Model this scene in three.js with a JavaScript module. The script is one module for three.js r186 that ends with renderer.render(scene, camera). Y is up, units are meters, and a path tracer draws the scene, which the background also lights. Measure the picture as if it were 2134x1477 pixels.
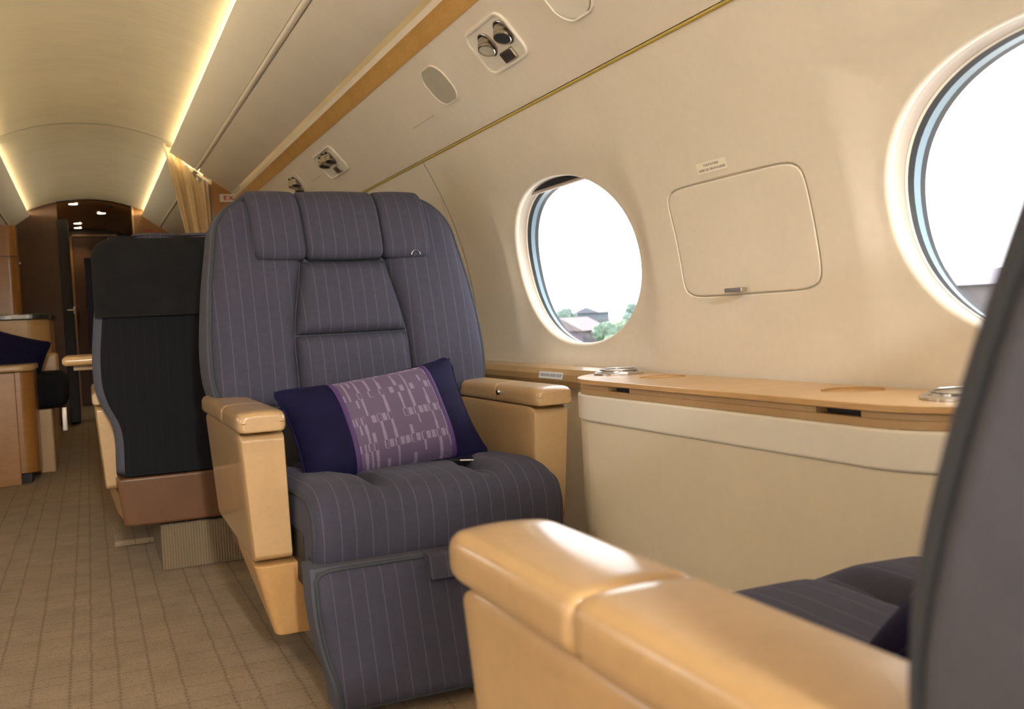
import * as THREE from 'three';
import { RoundedBoxGeometry } from 'three/addons/geometries/RoundedBoxGeometry.js';
import { mergeGeometries, mergeVertices, toCreasedNormals } from 'three/addons/utils/BufferGeometryUtils.js';
import { RectAreaLightUniformsLib } from 'three/addons/lights/RectAreaLightUniformsLib.js';

// ---------------------------------------------------------------- camera, sky, exposure
const scene = new THREE.Scene();
const lin0 = (r, g, b) => new THREE.Color().setRGB(r, g, b);
const renderer = new THREE.WebGLRenderer({ antialias: true });
renderer.toneMapping = THREE.LinearToneMapping;
renderer.toneMappingExposure = 1.6;
renderer.shadowMap.enabled = true;
RectAreaLightUniformsLib.init();

const EYE = 0.72;
const camera = new THREE.PerspectiveCamera(2 * Math.atan(738.5 / 2000) * 180 / Math.PI, 2134 / 1477, 0.02, 800);
{
  const f = 2000, V = new THREE.Vector3(183 - 1067, 738.5 - 703, -f).normalize();
  const L = new THREE.Vector3(f * f / 884, 738.5 - 430, -f);
  L.addScaledVector(V, -L.dot(V)).normalize();
  const B = V.clone().negate(), U = new THREE.Vector3().crossVectors(B, L);
  // rows L, U, B are the cabin's axes seen from the camera; its inverse turns the camera in the cabin
  camera.matrixAutoUpdate = true;
  const m = new THREE.Matrix4().makeBasis(new THREE.Vector3(L.x, U.x, B.x), new THREE.Vector3(L.y, U.y, B.y), new THREE.Vector3(L.z, U.z, B.z));
  camera.quaternion.setFromRotationMatrix(m);
  camera.position.set(0, EYE, 0);
  camera.focus = 2.35; camera.userData.fStop = 7;
}
scene.background = new THREE.Color(0.97, 0.985, 1.0);
scene.backgroundIntensity = 2.4;
const sun = new THREE.DirectionalLight(lin0(1, 0.96, 0.9), 15); sun.position.set(0, 34, -66); sun.castShadow = true; sun.shadow.radius = 1;
Object.assign(sun.shadow.camera, { left: -60, right: 60, top: 60, bottom: -60, near: 1, far: 300 }); scene.add(sun);

// ---------------------------------------------------------------- helpers
let seed = 7;
const rnd = () => { seed |= 0; seed = seed + 0x6D2B79F5 | 0; let t = Math.imul(seed ^ seed >>> 15, 1 | seed); t = t + Math.imul(t ^ t >>> 7, 61 | t) ^ t; return ((t ^ t >>> 14) >>> 0) / 4294967296; };
const clamp = (x, a = 0, b = 1) => Math.min(b, Math.max(a, x));
const smooth = (a, b, x) => { const t = clamp((x - a) / (b - a)); return t * t * (3 - 2 * t); };
const lerp = (a, b, t) => a + (b - a) * t;
const pw = (pts) => (x) => { // smooth piecewise curve through points
  if (x <= pts[0][0]) return pts[0][1];
  for (let i = 1; i < pts.length; i++) if (x <= pts[i][0]) {
    const p0 = pts[Math.max(0, i - 2)], p1 = pts[i - 1], p2 = pts[i], p3 = pts[Math.min(pts.length - 1, i + 1)];
    const h = p2[0] - p1[0], t = (x - p1[0]) / h, d = (p2[1] - p1[1]) / h;
    const m1 = p0 === p1 ? d : ((p1[1] - p0[1]) / (p1[0] - p0[0]) + d) / 2, m2 = p3 === p2 ? d : ((p3[1] - p2[1]) / (p3[0] - p2[0]) + d) / 2;
    const t2 = t * t, t3 = t2 * t;
    return (2 * t3 - 3 * t2 + 1) * p1[1] + (t3 - 2 * t2 + t) * h * m1 + (-2 * t3 + 3 * t2) * p2[1] + (t3 - t2) * h * m2;
  }
  return pts[pts.length - 1][1];
};
const used = new Map();
const numbered = (n) => { const k = used.get(n) || 0; used.set(n, k + 1); return k ? n + '_' + String(k).padStart(3, '0') : n; };
function mesh(name, geo, mat, parent) {
  const m = new THREE.Mesh(geo, mat); m.name = parent ? name : numbered(name); m.castShadow = m.receiveShadow = true;
  (parent || scene).add(m); return m;
}
function group(name, x = 0, y = 0, z = 0, turn = 0) { const g = new THREE.Group(); g.name = numbered(name); g.position.set(x, y, z); g.rotation.y = turn; scene.add(g); return g; }
function tag(o, label, category, grp) { o.userData.label = label; o.userData.category = category; if (grp) o.userData.group = grp; return o; }
function struct(name, geo, mat, label) { const m = mesh(name, geo, mat); m.userData.kind = 'structure'; if (label) m.userData.label = label; return m; }
// grid surface; f(u,v) -> [x,y,z,(s,t)]
function surf(nu, nv, f, mapU = (u) => u, mapV = (v) => v) {
  const pos = [], uv = [], idx = [];
  for (let j = 0; j <= nv; j++) for (let i = 0; i <= nu; i++) {
    const p = f(mapU(i / nu), mapV(j / nv)); pos.push(p[0], p[1], p[2]); uv.push(p[3] ?? i / nu, p[4] ?? j / nv);
  }
  for (let j = 0; j < nv; j++) for (let i = 0; i < nu; i++) { const a = j * (nu + 1) + i, b = a + 1, c = a + nu + 1, d = c + 1; idx.push(a, b, d, a, d, c); }
  const g = new THREE.BufferGeometry();
  g.setAttribute('position', new THREE.Float32BufferAttribute(pos, 3)); g.setAttribute('uv', new THREE.Float32BufferAttribute(uv, 2)); g.setIndex(idx); g.computeVertexNormals();
  return g;
}
const dense = (u) => 0.5 - 0.5 * Math.cos(Math.PI * u);
function boxUV(g0, crease) { // uv in metres from the dominant axis of each face
  let g = g0.index ? g0.toNonIndexed() : g0;
  const p = g.attributes.position, uv = new Float32Array(p.count * 2), a = new THREE.Vector3(), b = new THREE.Vector3(), c = new THREE.Vector3(), n = new THREE.Vector3();
  for (let i = 0; i < p.count; i += 3) {
    a.fromBufferAttribute(p, i); b.fromBufferAttribute(p, i + 1); c.fromBufferAttribute(p, i + 2);
    n.copy(b).sub(a).cross(c.clone().sub(a)); const x = Math.abs(n.x), y = Math.abs(n.y), z = Math.abs(n.z);
    [a, b, c].forEach((q, k) => { const o = (i + k) * 2; if (x >= y && x >= z) { uv[o] = q.z; uv[o + 1] = q.y; } else if (y >= z) { uv[o] = q.x; uv[o + 1] = q.z; } else { uv[o] = q.x; uv[o + 1] = q.y; } });
  }
  g.setAttribute('uv', new THREE.BufferAttribute(uv, 2)); return g;
}
function smoothBox(g0, fn) {
  const g1 = g0.index ? g0.toNonIndexed() : g0.clone(); g1.deleteAttribute('normal'); g1.deleteAttribute('uv');
  const g = mergeVertices(g1, 1e-5), p = g.attributes.position;
  if (fn) for (let i = 0; i < p.count; i++) { const q = fn(p.getX(i), p.getY(i), p.getZ(i)); p.setXYZ(i, q[0], q[1], q[2]); }
  g.computeVertexNormals(); return boxUV(g);
}
function rbox(x0, x1, y0, y1, z0, z1, r = 0.004, seg = 3, fn) {
  const w = x1 - x0, h = y1 - y0, d = z1 - z0, g = new RoundedBoxGeometry(w, h, d, seg, Math.min(r, w / 2.01, h / 2.01, d / 2.01));
  g.translate((x0 + x1) / 2, (y0 + y1) / 2, (z0 + z1) / 2); return smoothBox(g, fn);
}
// rounded box warped so that its eight corners go to c[xyz] (x fastest: 000,100,010,110,001,...)
function hullBox(c, r, seg = 4) {
  const g = new RoundedBoxGeometry(1, 1, 1, seg, r);
  return smoothBox(g, (x, y, z) => { const u = x + 0.5, v = y + 0.5, w = z + 0.5, o = [0, 0, 0];
    for (let k = 0; k < 8; k++) { const t = (k & 1 ? u : 1 - u) * (k & 2 ? v : 1 - v) * (k & 4 ? w : 1 - w); for (let j = 0; j < 3; j++) o[j] += c[k][j] * t; } return o; });
}
function loft(rings, caps = true) { // rings of equal length, closed around
  const n = rings[0].length, pos = [], idx = [];
  for (const r of rings) for (const q of r) pos.push(...q);
  for (let j = 0; j + 1 < rings.length; j++) for (let i = 0; i < n; i++) { const a = j * n + i, b = j * n + (i + 1) % n; idx.push(a, b, b + n, a, b + n, a + n); }
  if (caps) for (const [j, flip] of [[0, true], [rings.length - 1, false]]) {
    const c = [0, 0, 0]; for (const q of rings[j]) for (let k = 0; k < 3; k++) c[k] += q[k] / n; const ci = pos.length / 3; pos.push(...c);
    for (let i = 0; i < n; i++) { const a = j * n + i, b = j * n + (i + 1) % n; flip ? idx.push(b, a, ci) : idx.push(a, b, ci); }
  }
  const g = new THREE.BufferGeometry(); g.setAttribute('position', new THREE.Float32BufferAttribute(pos, 3)); g.setIndex(idx); g.computeVertexNormals(); return boxUV(g);
}
function tube(pts, r, closed = false, seg = 0, rad = 8) { return new THREE.TubeGeometry(new THREE.CatmullRomCurve3(pts.map((p) => new THREE.Vector3(...p)), closed, 'centripetal'), seg || pts.length * 4, r, rad, closed); }
// plan outline (z, x) extruded upward from y0 to y1
function plan(pts, y0, y1, holes = [], bevel = 0.0015) {
  const s = new THREE.Shape(pts.map(([z, x]) => new THREE.Vector2(z, x)));
  for (const [z, x, r] of holes) { const h = new THREE.Path(); h.absarc(z, x, r, 0, Math.PI * 2, true); s.holes.push(h); }
  const g = new THREE.ExtrudeGeometry(s, { depth: y1 - y0 - 2 * bevel, bevelEnabled: bevel > 0, bevelSize: bevel, bevelThickness: bevel, bevelOffset: -bevel, bevelSegments: 2, curveSegments: 40 });
  const p = g.attributes.position; for (let i = 0; i < p.count; i++) { const a = p.getX(i), b = p.getY(i), c = p.getZ(i); p.setXYZ(i, b, y0 + bevel + c, a); }
  g.computeVertexNormals(); return boxUV(g);
}
// profile (x, y) swept along z
function sweep(pts, z0, z1, nz = 1) {
  const L = [0]; for (let i = 1; i < pts.length; i++) L.push(L[i - 1] + Math.hypot(pts[i][0] - pts[i - 1][0], pts[i][1] - pts[i - 1][1]));
  const n = pts.length - 1; return surf(n, nz, (u, v) => { const i = Math.round(u * n), z = lerp(z0, z1, v); return [pts[i][0], pts[i][1], z, z, L[i]]; });
}
function slab(pts, t, z0, z1) { // profile with thickness t to the left of its direction, closed solid, flat shaded
  const off = pts.map((p, i) => { const a = pts[Math.max(0, i - 1)], b = pts[Math.min(pts.length - 1, i + 1)], dx = b[0] - a[0], dy = b[1] - a[1], l = Math.hypot(dx, dy); return [p[0] - dy / l * t, p[1] + dx / l * t]; });
  const s = new THREE.Shape([...pts, ...off.reverse()].map((p) => new THREE.Vector2(p[0], p[1])));
  const g = new THREE.ExtrudeGeometry(s, { depth: z1 - z0, bevelEnabled: false }); g.translate(0, 0, z0); return boxUV(g);
}

// ---------------------------------------------------------------- textures and materials
function vnoise(n, period) { // tileable value noise
  const g = new Float32Array(period * period).map(() => rnd());
  const out = new Float32Array(n * n);
  for (let y = 0; y < n; y++) for (let x = 0; x < n; x++) {
    const fx = x / n * period, fy = y / n * period, ix = Math.floor(fx), iy = Math.floor(fy); let tx = fx - ix, ty = fy - iy; tx = tx * tx * (3 - 2 * tx); ty = ty * ty * (3 - 2 * ty);
    const a = g[(iy % period) * period + ix % period], b = g[(iy % period) * period + (ix + 1) % period], c = g[((iy + 1) % period) * period + ix % period], d = g[((iy + 1) % period) * period + (ix + 1) % period];
    out[y * n + x] = lerp(lerp(a, b, tx), lerp(c, d, tx), ty);
  } return out;
}
function tex(n, fn, size, srgb = true, sizeY = size) {
  const d = new Uint8Array(n * n * 4);
  for (let y = 0; y < n; y++) for (let x = 0; x < n; x++) { const c = fn(x, y); const o = (y * n + x) * 4; for (let k = 0; k < 3; k++) d[o + k] = clamp(Math.round((Array.isArray(c) ? c[k] : c) * 255), 0, 255); d[o + 3] = 255; }
  const t = new THREE.DataTexture(d, n, n); t.wrapS = t.wrapT = THREE.RepeatWrapping; t.magFilter = THREE.LinearFilter; t.minFilter = THREE.LinearMipmapLinearFilter; t.generateMipmaps = true;
  if (srgb) t.colorSpace = THREE.SRGBColorSpace; t.repeat.set(1 / size, 1 / sizeY); t.needsUpdate = true; return t;
}
const toS = (l) => l <= 0.0031308 ? l * 12.92 : 1.055 * Math.pow(l, 1 / 2.4) - 0.055;
const lin = (r, g, b) => new THREE.Color().setRGB(r, g, b);
const N64 = vnoise(512, 64), N16 = vnoise(512, 16), N128 = vnoise(512, 128), N256 = vnoise(512, 256), N8 = vnoise(512, 8), N4 = vnoise(512, 4);
const at = (a, x, y, n = 512) => a[(y % n) * n + x % n];

function fabricTex(base, stripe) { // wool cloth with four pinstripes per tile of 104 mm
  const ph = [0, 0.27, 0.5, 0.76];
  return tex(512, (x, y) => {
    const w = 0.86 + 0.28 * rnd(), cloud = 0.94 + 0.12 * at(N16, x, y);
    let s = 0; ph.forEach((p, i) => { const d = Math.abs(x - p * 512 - 6); const dash = 0.35 + 0.65 * ((Math.floor(y / 5) + i) % 2) * (0.6 + 0.4 * at(N64, (x + 97 * i) % 512, y)); s = Math.max(s, (d < 3.6 ? 1 : d < 5 ? 0.4 : 0) * dash); });
    return base.map((b, k) => toS(lerp(b * w * cloud, stripe[k], s * 0.8)));
  }, 0.124);
}
const fabMap = fabricTex([0.043, 0.042, 0.067], [0.125, 0.116, 0.155]);
const fabDarkMap = fabricTex([0.010, 0.0098, 0.0125], [0.02, 0.019, 0.026]);
const weaveBump = tex(256, (x, y) => 0.5 + 0.25 * ((x >> 1) + (y >> 1) & 1) + 0.25 * rnd(), 0.05, false);
const leatherBump = tex(512, (x, y) => { const a = at(N64, x, y), b = at(N128, x, y), c = at(N256, x, y); return clamp(0.45 + 0.5 * (Math.abs(a - 0.5) + Math.abs(b - 0.5) * 0.6) - 0.2 * c); }, 0.09, false);
const vinylBump = tex(512, (x, y) => 0.6 * at(N256, x, y) + 0.4 * at(N128, x, y), 0.12, false);
const tone = (base, amp, size, n1 = N8, n2 = N64) => tex(512, (x, y) => { const v = 1 + amp * (at(n1, x, y) - 0.5) + amp * 0.7 * (at(n2, x, y) - 0.5); return base.map((b) => toS(b * v)); }, size);
function woodTex(base, size) {
  return tex(512, (x, y) => { const g = at(N128, (x >> 3) + 40, y * 3 % 512), g2 = at(N16, x >> 2, y), fl = at(N8, x, y >> 1); const v = 0.80 + 0.22 * g + 0.12 * g2 + 0.12 * fl; return base.map((b, k) => toS(b * (k === 2 ? v * v : v))); }, size);
}
const carpetMap = (() => { // cut pile, woven with thin broken brown lines
  const vx = [18, 92, 160, 262, 318, 418, 488, 596, 690, 760, 846, 930, 978], vy = [40, 128, 190, 300, 392, 450, 560, 640, 742, 800, 905, 980];
  return tex(1024, (x, y) => {
    const xx = x & 511, yy = y & 511, pile = 0.66 + 0.62 * rnd() * (0.55 + 0.9 * at(N256, xx, yy)), big = 0.9 + 0.2 * at(N8, xx, yy);
    let l = 0;
    for (const p of vx) { const d = Math.abs(x - p - 5 * (at(N8, yy, p & 511) - 0.5)); if (d < 6) l = Math.max(l, (1 - d / 6) * (((y >> 3) + p) % 3 ? 0.62 : 0.18)); }
    for (const p of vy) { const d = Math.abs(y - p - 4 * (at(N8, xx, p & 511) - 0.5)); if (d < 4) l = Math.max(l, (1 - d / 4) * (((x >> 3) + p) % 3 ? 0.5 : 0.12)); }
    const c = [0.365, 0.268, 0.170], b = [0.13, 0.075, 0.03]; return c.map((v, k) => toS(lerp(v * pile * big, b[k] * (0.7 + 0.6 * rnd()), clamp(l))));
  }, 0.86);
})();
const carpetBump = tex(256, () => rnd(), 0.12, false);
const ribMap = tex(256, (x, y) => { const r = 0.55 + 0.45 * Math.sin(x / 256 * Math.PI * 2 * 10) * 0.5, n = 0.7 + 0.5 * rnd(); return [0.25, 0.185, 0.11].map((v) => toS(v * (0.6 + 0.4 * r) * n)); }, 0.08);
const ribBump = tex(256, (x) => 0.5 + 0.5 * Math.sin(x / 256 * Math.PI * 2 * 10), 0.08, false);

const S = (o) => new THREE.MeshStandardMaterial(o), PH = (o) => new THREE.MeshPhysicalMaterial(o);
const M = {
  wall: S({ map: tone([0.78, 0.71, 0.60], 0.05, 0.7), roughness: 0.62 }),
  ceiling: S({ map: tex(512, (x, y) => { const v = 0.93 + 0.10 * at(N64, (x * 3) % 512, y >> 3) + 0.08 * at(N8, x, y >> 1); return [0.76, 0.68, 0.53].map((b) => toS(b * v)); }, 0.9), roughness: 0.7 }),
  valance: S({ map: tone([0.84, 0.77, 0.665], 0.04, 0.9), roughness: 0.55 }),
  cream: S({ map: tone([0.83, 0.78, 0.68], 0.03, 0.8), roughness: 0.45 }),
  consolePanel: S({ map: tone([0.78, 0.69, 0.53], 0.04, 0.8), roughness: 0.5 }),
  leather: PH({ map: tone([0.47, 0.30, 0.138], 0.10, 0.5), roughness: 0.42, bumpMap: leatherBump, bumpScale: 0.0005, clearcoat: 0.8, clearcoatRoughness: 0.13 }),
  skirtLeather: PH({ map: tone([0.50, 0.285, 0.11], 0.10, 0.5), roughness: 0.42, bumpMap: leatherBump, bumpScale: 0.0004, clearcoat: 0.4, clearcoatRoughness: 0.25 }),
  shadedSaddle: PH({ map: tone([0.125, 0.052, 0.018], 0.12, 0.5), roughness: 0.5, bumpMap: leatherBump, bumpScale: 0.0004, clearcoat: 0.3, clearcoatRoughness: 0.3 }),  // brown leather, darkened further for the shade behind the front chair
  wood: PH({ map: woodTex([0.64, 0.38, 0.115], 0.35), roughness: 0.35, clearcoat: 0.5, clearcoatRoughness: 0.12 }),
  woodPale: PH({ map: woodTex([0.60, 0.37, 0.15], 0.4), roughness: 0.4, clearcoat: 0.4, clearcoatRoughness: 0.15 }),
  woodShaded: PH({ map: woodTex([0.30, 0.13, 0.026], 0.4), roughness: 0.35, clearcoat: 0.4, clearcoatRoughness: 0.15 }),  // honey wood with the dim light of the far end in its colour
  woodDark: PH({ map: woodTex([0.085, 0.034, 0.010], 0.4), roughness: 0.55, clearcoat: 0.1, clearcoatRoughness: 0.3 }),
  fabric: PH({ map: fabMap, roughness: 0.95, bumpMap: weaveBump, bumpScale: 0.0003, sheen: 0.25, sheenRoughness: 0.5, sheenColor: lin(0.30, 0.30, 0.44) }),
  fabricDark: PH({ map: fabDarkMap, roughness: 0.95, specularIntensity: 0.4, sheen: 0.1, sheenRoughness: 0.6 }),
  flap: PH({ map: tone([0.0115, 0.0112, 0.0115], 0.3, 0.3), roughness: 0.95, specularIntensity: 0.4 }),
  plainFabric: S({ map: tone([0.070, 0.072, 0.094], 0.12, 0.2), roughness: 0.95, bumpMap: weaveBump, bumpScale: 0.0003 }),
  piping: S({ map: tone([0.036, 0.041, 0.051], 0.2, 0.1), roughness: 0.85 }),
  navy: PH({ map: tone([0.008, 0.007, 0.034], 0.4, 0.2), roughness: 0.8, specularIntensity: 0.25, sheen: 0.25, sheenRoughness: 0.4, sheenColor: lin(0.05, 0.06, 0.32) }),
  purple: S({ map: tone([0.060, 0.026, 0.125], 0.2, 0.1), roughness: 0.7 }),
  carpet: S({ map: carpetMap, roughness: 1, bumpMap: carpetBump, bumpScale: 0.002 }),
  rib: S({ map: ribMap, roughness: 1, bumpMap: ribBump, bumpScale: 0.0015 }),
  steel: S({ color: lin(0.62, 0.60, 0.57), metalness: 1, roughness: 0.22 }),
  nickel: S({ color: lin(0.50, 0.46, 0.40), metalness: 1, roughness: 0.28 }),
  black: S({ map: tone([0.012, 0.012, 0.013], 0.3, 0.2), roughness: 0.6 }),
  plastic: S({ map: tone([0.84, 0.80, 0.71], 0.02, 0.3), roughness: 0.45 }),
  mint: S({ map: tone([0.50, 0.47, 0.38], 0.04, 0.2), roughness: 0.6 }),
  gasket: S({ map: tone([0.026, 0.028, 0.032], 0.2, 0.1), roughness: 0.6 }),
  acrylic: PH({ color: lin(0.42, 0.62, 0.80), roughness: 0.2, transmission: 0.5, thickness: 0 }),
  glass: PH({ color: lin(1, 1, 1), roughness: 0.0, transmission: 1, thickness: 0, ior: 1.3 }),
  hull: S({ map: tone([0.5, 0.5, 0.5], 0.05, 0.5), roughness: 0.7 }),
  curtain: PH({ map: tone([0.78, 0.60, 0.36], 0.06, 0.4), roughness: 0.95 }),
  stone: PH({ map: tone([0.035, 0.035, 0.038], 1.2, 0.12, N64, N256), roughness: 0.15, clearcoat: 0.6 }),
  glowYellowTrim: S({ map: tone([0.50, 0.38, 0.08], 0.05, 0.2), roughness: 0.6 }),  // yellow stands for the glow of the strip lamp, not emissive
  shadedCream: S({ map: tone([0.52, 0.445, 0.385], 0.04, 0.2), roughness: 0.6 }),  // wall cream darkened to stand for shade in the window reveals
  bluePanel: S({ map: tone([0.012, 0.013, 0.045], 0.2, 0.5), roughness: 0.6 }),
  lampGlow: S({ color: 0x222222, emissive: lin(1, 0.80, 0.52), emissiveIntensity: 9 }),
  fillLampGlow: S({ color: 0x333333, emissive: lin(1, 0.90, 0.76), emissiveIntensity: 6 }),
  coveGlow: S({ color: 0x333322, emissive: lin(1, 0.83, 0.42), emissiveIntensity: 4 }),
};

// ---------------------------------------------------------------- cabin shell
const CX = 0.054, CY = EYE - 0.075, R = 1.1205, HULL = 1.187, ZF = -11.3, ZB = 4.6, ZCURT = -5.7;
const TH = (d) => d * Math.PI / 180;
const wp = (side, z, th, off = 0) => [CX + side * (R + off) * Math.cos(th), CY + (R + off) * Math.sin(th), z, z, th * R];
const TJ = TH(31.45), TL = TH(-3.55), TB = TH(-35.4); // joint with the valance, ledge, floor
const WTC = TH(10.8), WA = 0.325, WB = TH(11.0), WH = 0.40, WT0 = TH(-3.0), WT1 = TH(24.6);
const wallGrid = (side, z0, z1, t0, t1, off = 0, nt = 12) => surf(Math.max(1, Math.round((z1 - z0) / 0.2)), nt, (u, v) => wp(side, lerp(z0, z1, u), lerp(t0, t1, v), off));
// ring from a closed hole curve to the rectangle around it, in (z, theta)
function ringPatch(side, zc, tc, hole, z0, z1, t0, t1, off, lip = 0, lipR = 0.012, dish = 0) {
  const ang = []; for (let i = 0; i < 120; i++) ang.push(i / 120 * Math.PI * 2);
  for (const [z, t] of [[z0, t0], [z1, t0], [z0, t1], [z1, t1]]) { let a = Math.atan2((t - tc) * R, z - zc); if (a < 0) a += Math.PI * 2; ang.push(a); }
  ang.sort((a, b) => a - b); ang.push(ang[0] + Math.PI * 2);
  const rect = (a) => { const c = Math.cos(a), s = Math.sin(a), kz = c > 0 ? (z1 - zc) / c : (z0 - zc) / c, kt = s > 0 ? (t1 - tc) * R / s : (t0 - tc) * R / s; const k = Math.min(Math.abs(kz) || 1e9, Math.abs(kt) || 1e9); return [zc + k * c, tc + k * s / R]; };
  const m = 10, curl = lip ? 5 : 0;
  return surf(ang.length - 1, m + curl, (u, v) => {
    const a = ang[Math.round(u * (ang.length - 1))], j = Math.round(v * (m + curl)), h = hole(a), o = rect(a);
    if (j < curl) { const b = (1 - j / curl) * Math.PI / 2, d = Math.hypot(h[0] - zc, (h[1] - tc) * R), k = (d + lipR * (1 - Math.sin(b)) ) / d; return wp(side, zc + (h[0] - zc) * k, tc + (h[1] - tc) * k, off + dish + lip * (1 - Math.cos(b))); }
    const d = Math.hypot(h[0] - zc, (h[1] - tc) * R), k = lip ? (d + lipR) / d : 1, q = (j - curl) / m; const hz = zc + (h[0] - zc) * k, ht = tc + (h[1] - tc) * k;
    return wp(side, lerp(hz, o[0], q), lerp(ht, o[1], q), off + dish * (1 - smooth(0, 1, q)));
  });
}
const winHole = (zc, s = 1, sink = 0) => (a) => { const c = Math.cos(a), q = Math.sin(a), n = 2.15, A = WA * s, B = WB * R * s, k = Math.pow(Math.pow(Math.abs(c / A), n) + Math.pow(Math.abs(q / B), n), -1 / n); return [zc + k * c, WTC + sink + k * q / R]; };
const TV = { zc: -1.515, tc: TH(10.7), a: 0.208, b: TH(5.75) };
const tvHole = (grow = 0) => (a) => { const c = Math.cos(a), q = Math.sin(a), n = 9, A = TV.a + grow, B = TV.b * R + grow, k = Math.pow(Math.pow(Math.abs(c / A), n) + Math.pow(Math.abs(q / B), n), -1 / n); return [TV.zc + k * c, TV.tc + k * q / R]; };
const WZ = { 1: [-2.226, -0.816, 0.594, 2.004, 3.414], '-1': [-3.636, -2.226, -0.816, 0.594, 3.414] };
const ADDED_DOOR = [1.15, 2.55]; // unseen open door added in the left wall to let in daylight
const SEAM = -2.932, DISH = 0.009, SINK = (o) => -0.42 * Math.max(0, o - 0.02) / R; // the window tunnel drops a little towards the skin

function buildSide(side) {
  const word = side > 0 ? 'right' : 'left', parts = [];
  const cuts = [...WZ[side]];
  const fill = (z0, z1) => { if (z1 - z0 > 0.001) parts.push(wallGrid(side, z0, z1, WT0, WT1)); };
  let z = side > 0 ? SEAM + 0.002 : ZF;
  for (const c of cuts) {
    if (side > 0 && z < TV.zc && c > TV.zc) { parts.push(ringPatch(side, TV.zc, TV.tc, tvHole(0.0022), z, c - WH, WT0, WT1, 0, 0.006, 0.004)); }
    else if (side < 0 && z < ADDED_DOOR[0] && c > ADDED_DOOR[1]) { fill(z, ADDED_DOOR[0]); fill(ADDED_DOOR[1], c - WH); }
    else fill(z, c - WH);
    parts.push(ringPatch(side, c, WTC, winHole(c), c - WH, c + WH, WT0, WT1, 0, 0.014, 0.010, DISH)); z = c + WH;
  }
  fill(z, ZB);
  for (const [a, b] of side > 0 ? [[SEAM + 0.002, ZB]] : [[ZF, ADDED_DOOR[0]], [ADDED_DOOR[1], ZB]]) parts.push(wallGrid(side, a, b, WT1, TJ), wallGrid(side, a, b, TL - 0.01, WT0));
  if (side > 0) parts.push(wallGrid(side, ZF, SEAM - 0.002, TL - 0.01, TJ, 0, 18));
  for (const [a, b] of side > 0 ? [[ZF, ZB]] : [[ZF, ADDED_DOOR[0]], [ADDED_DOOR[1], ZB]]) parts.push(wallGrid(side, a, b, TB, TL - 0.01, 0, 18));
  const w = struct('wall_' + word, mergeGeometries(parts), M.wall, 'cream curved cabin side wall');
  if (side > 0) mesh('seam_backing', wallGrid(side, SEAM - 0.02, SEAM + 0.02, TL, TJ, 0.004), M.plastic, w);
  // outer skin with the same openings
  const hp = [], rad = (t) => [CX + side * HULL * Math.cos(t), CY + HULL * Math.sin(t)];
  z = ZF; const off = HULL - R;
  for (const c of cuts) { if (side < 0 && z < ADDED_DOOR[0] && c > ADDED_DOOR[1]) hp.push(wallGrid(side, z, ADDED_DOOR[0], WT0, WT1, off), wallGrid(side, ADDED_DOOR[1], c - WH, WT0, WT1, off)); else hp.push(wallGrid(side, z, c - WH, WT0, WT1, off)); hp.push(ringPatch(side, c, WTC, winHole(c, 0.962, SINK(off)), c - WH, c + WH, WT0, WT1, off)); z = c + WH; }
  hp.push(wallGrid(side, z, ZB, WT0, WT1, off), surf(40, 24, (u, v) => { const t = lerp(TJ, Math.PI / 2, v); return wp(side, lerp(ZF, ZB, u), t, off + 0.065 * smooth(TJ, 1.0, t)); }), wallGrid(side, ZF, ZB, -Math.PI / 2, TB, off, 24));
  for (const [a, b] of side > 0 ? [[ZF, ZB]] : [[ZF, ADDED_DOOR[0]], [ADDED_DOOR[1], ZB]]) hp.push(wallGrid(side, a, b, WT1, TJ, off, 6), wallGrid(side, a, b, TB, WT0, off, 14));
  if (side < 0) { // jambs, head and sill of the added door opening
    const d = group('door_2'); d.userData.kind = 'structure'; for (const zz of ADDED_DOOR) mesh('jamb', surf(2, 40, (u, v) => wp(-1, zz, lerp(TB, TJ, v), u * off)), M.wall, d);
    mesh('door_head', surf(2, 2, (u, v) => wp(-1, lerp(ADDED_DOOR[0], ADDED_DOOR[1], v), TJ, u * off)), M.wall, d); mesh('sill', surf(2, 2, (u, v) => wp(-1, lerp(ADDED_DOOR[0], ADDED_DOOR[1], v), TB, u * off)), M.nickel, d);
  }
  mesh('outer_skin', mergeGeometries(hp), M.hull, w);
}
buildSide(1); buildSide(-1);
{
  const cap = (z) => { const s = new THREE.Shape(); s.absarc(CX, CY, HULL + 0.07, 0, Math.PI * 2); const g = new THREE.ExtrudeGeometry(s, { depth: 0.04, bevelEnabled: false, curveSegments: 64 }); g.translate(0, 0, z); return boxUV(g); };
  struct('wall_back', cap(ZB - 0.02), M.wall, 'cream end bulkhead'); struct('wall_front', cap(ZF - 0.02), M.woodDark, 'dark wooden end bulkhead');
}
// floor
struct('floor', rbox(CX - 1.0, CX + 1.0, -0.05, 0, ZF, ZB, 0.001, 1), M.carpet, 'beige patterned carpet floor');

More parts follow.
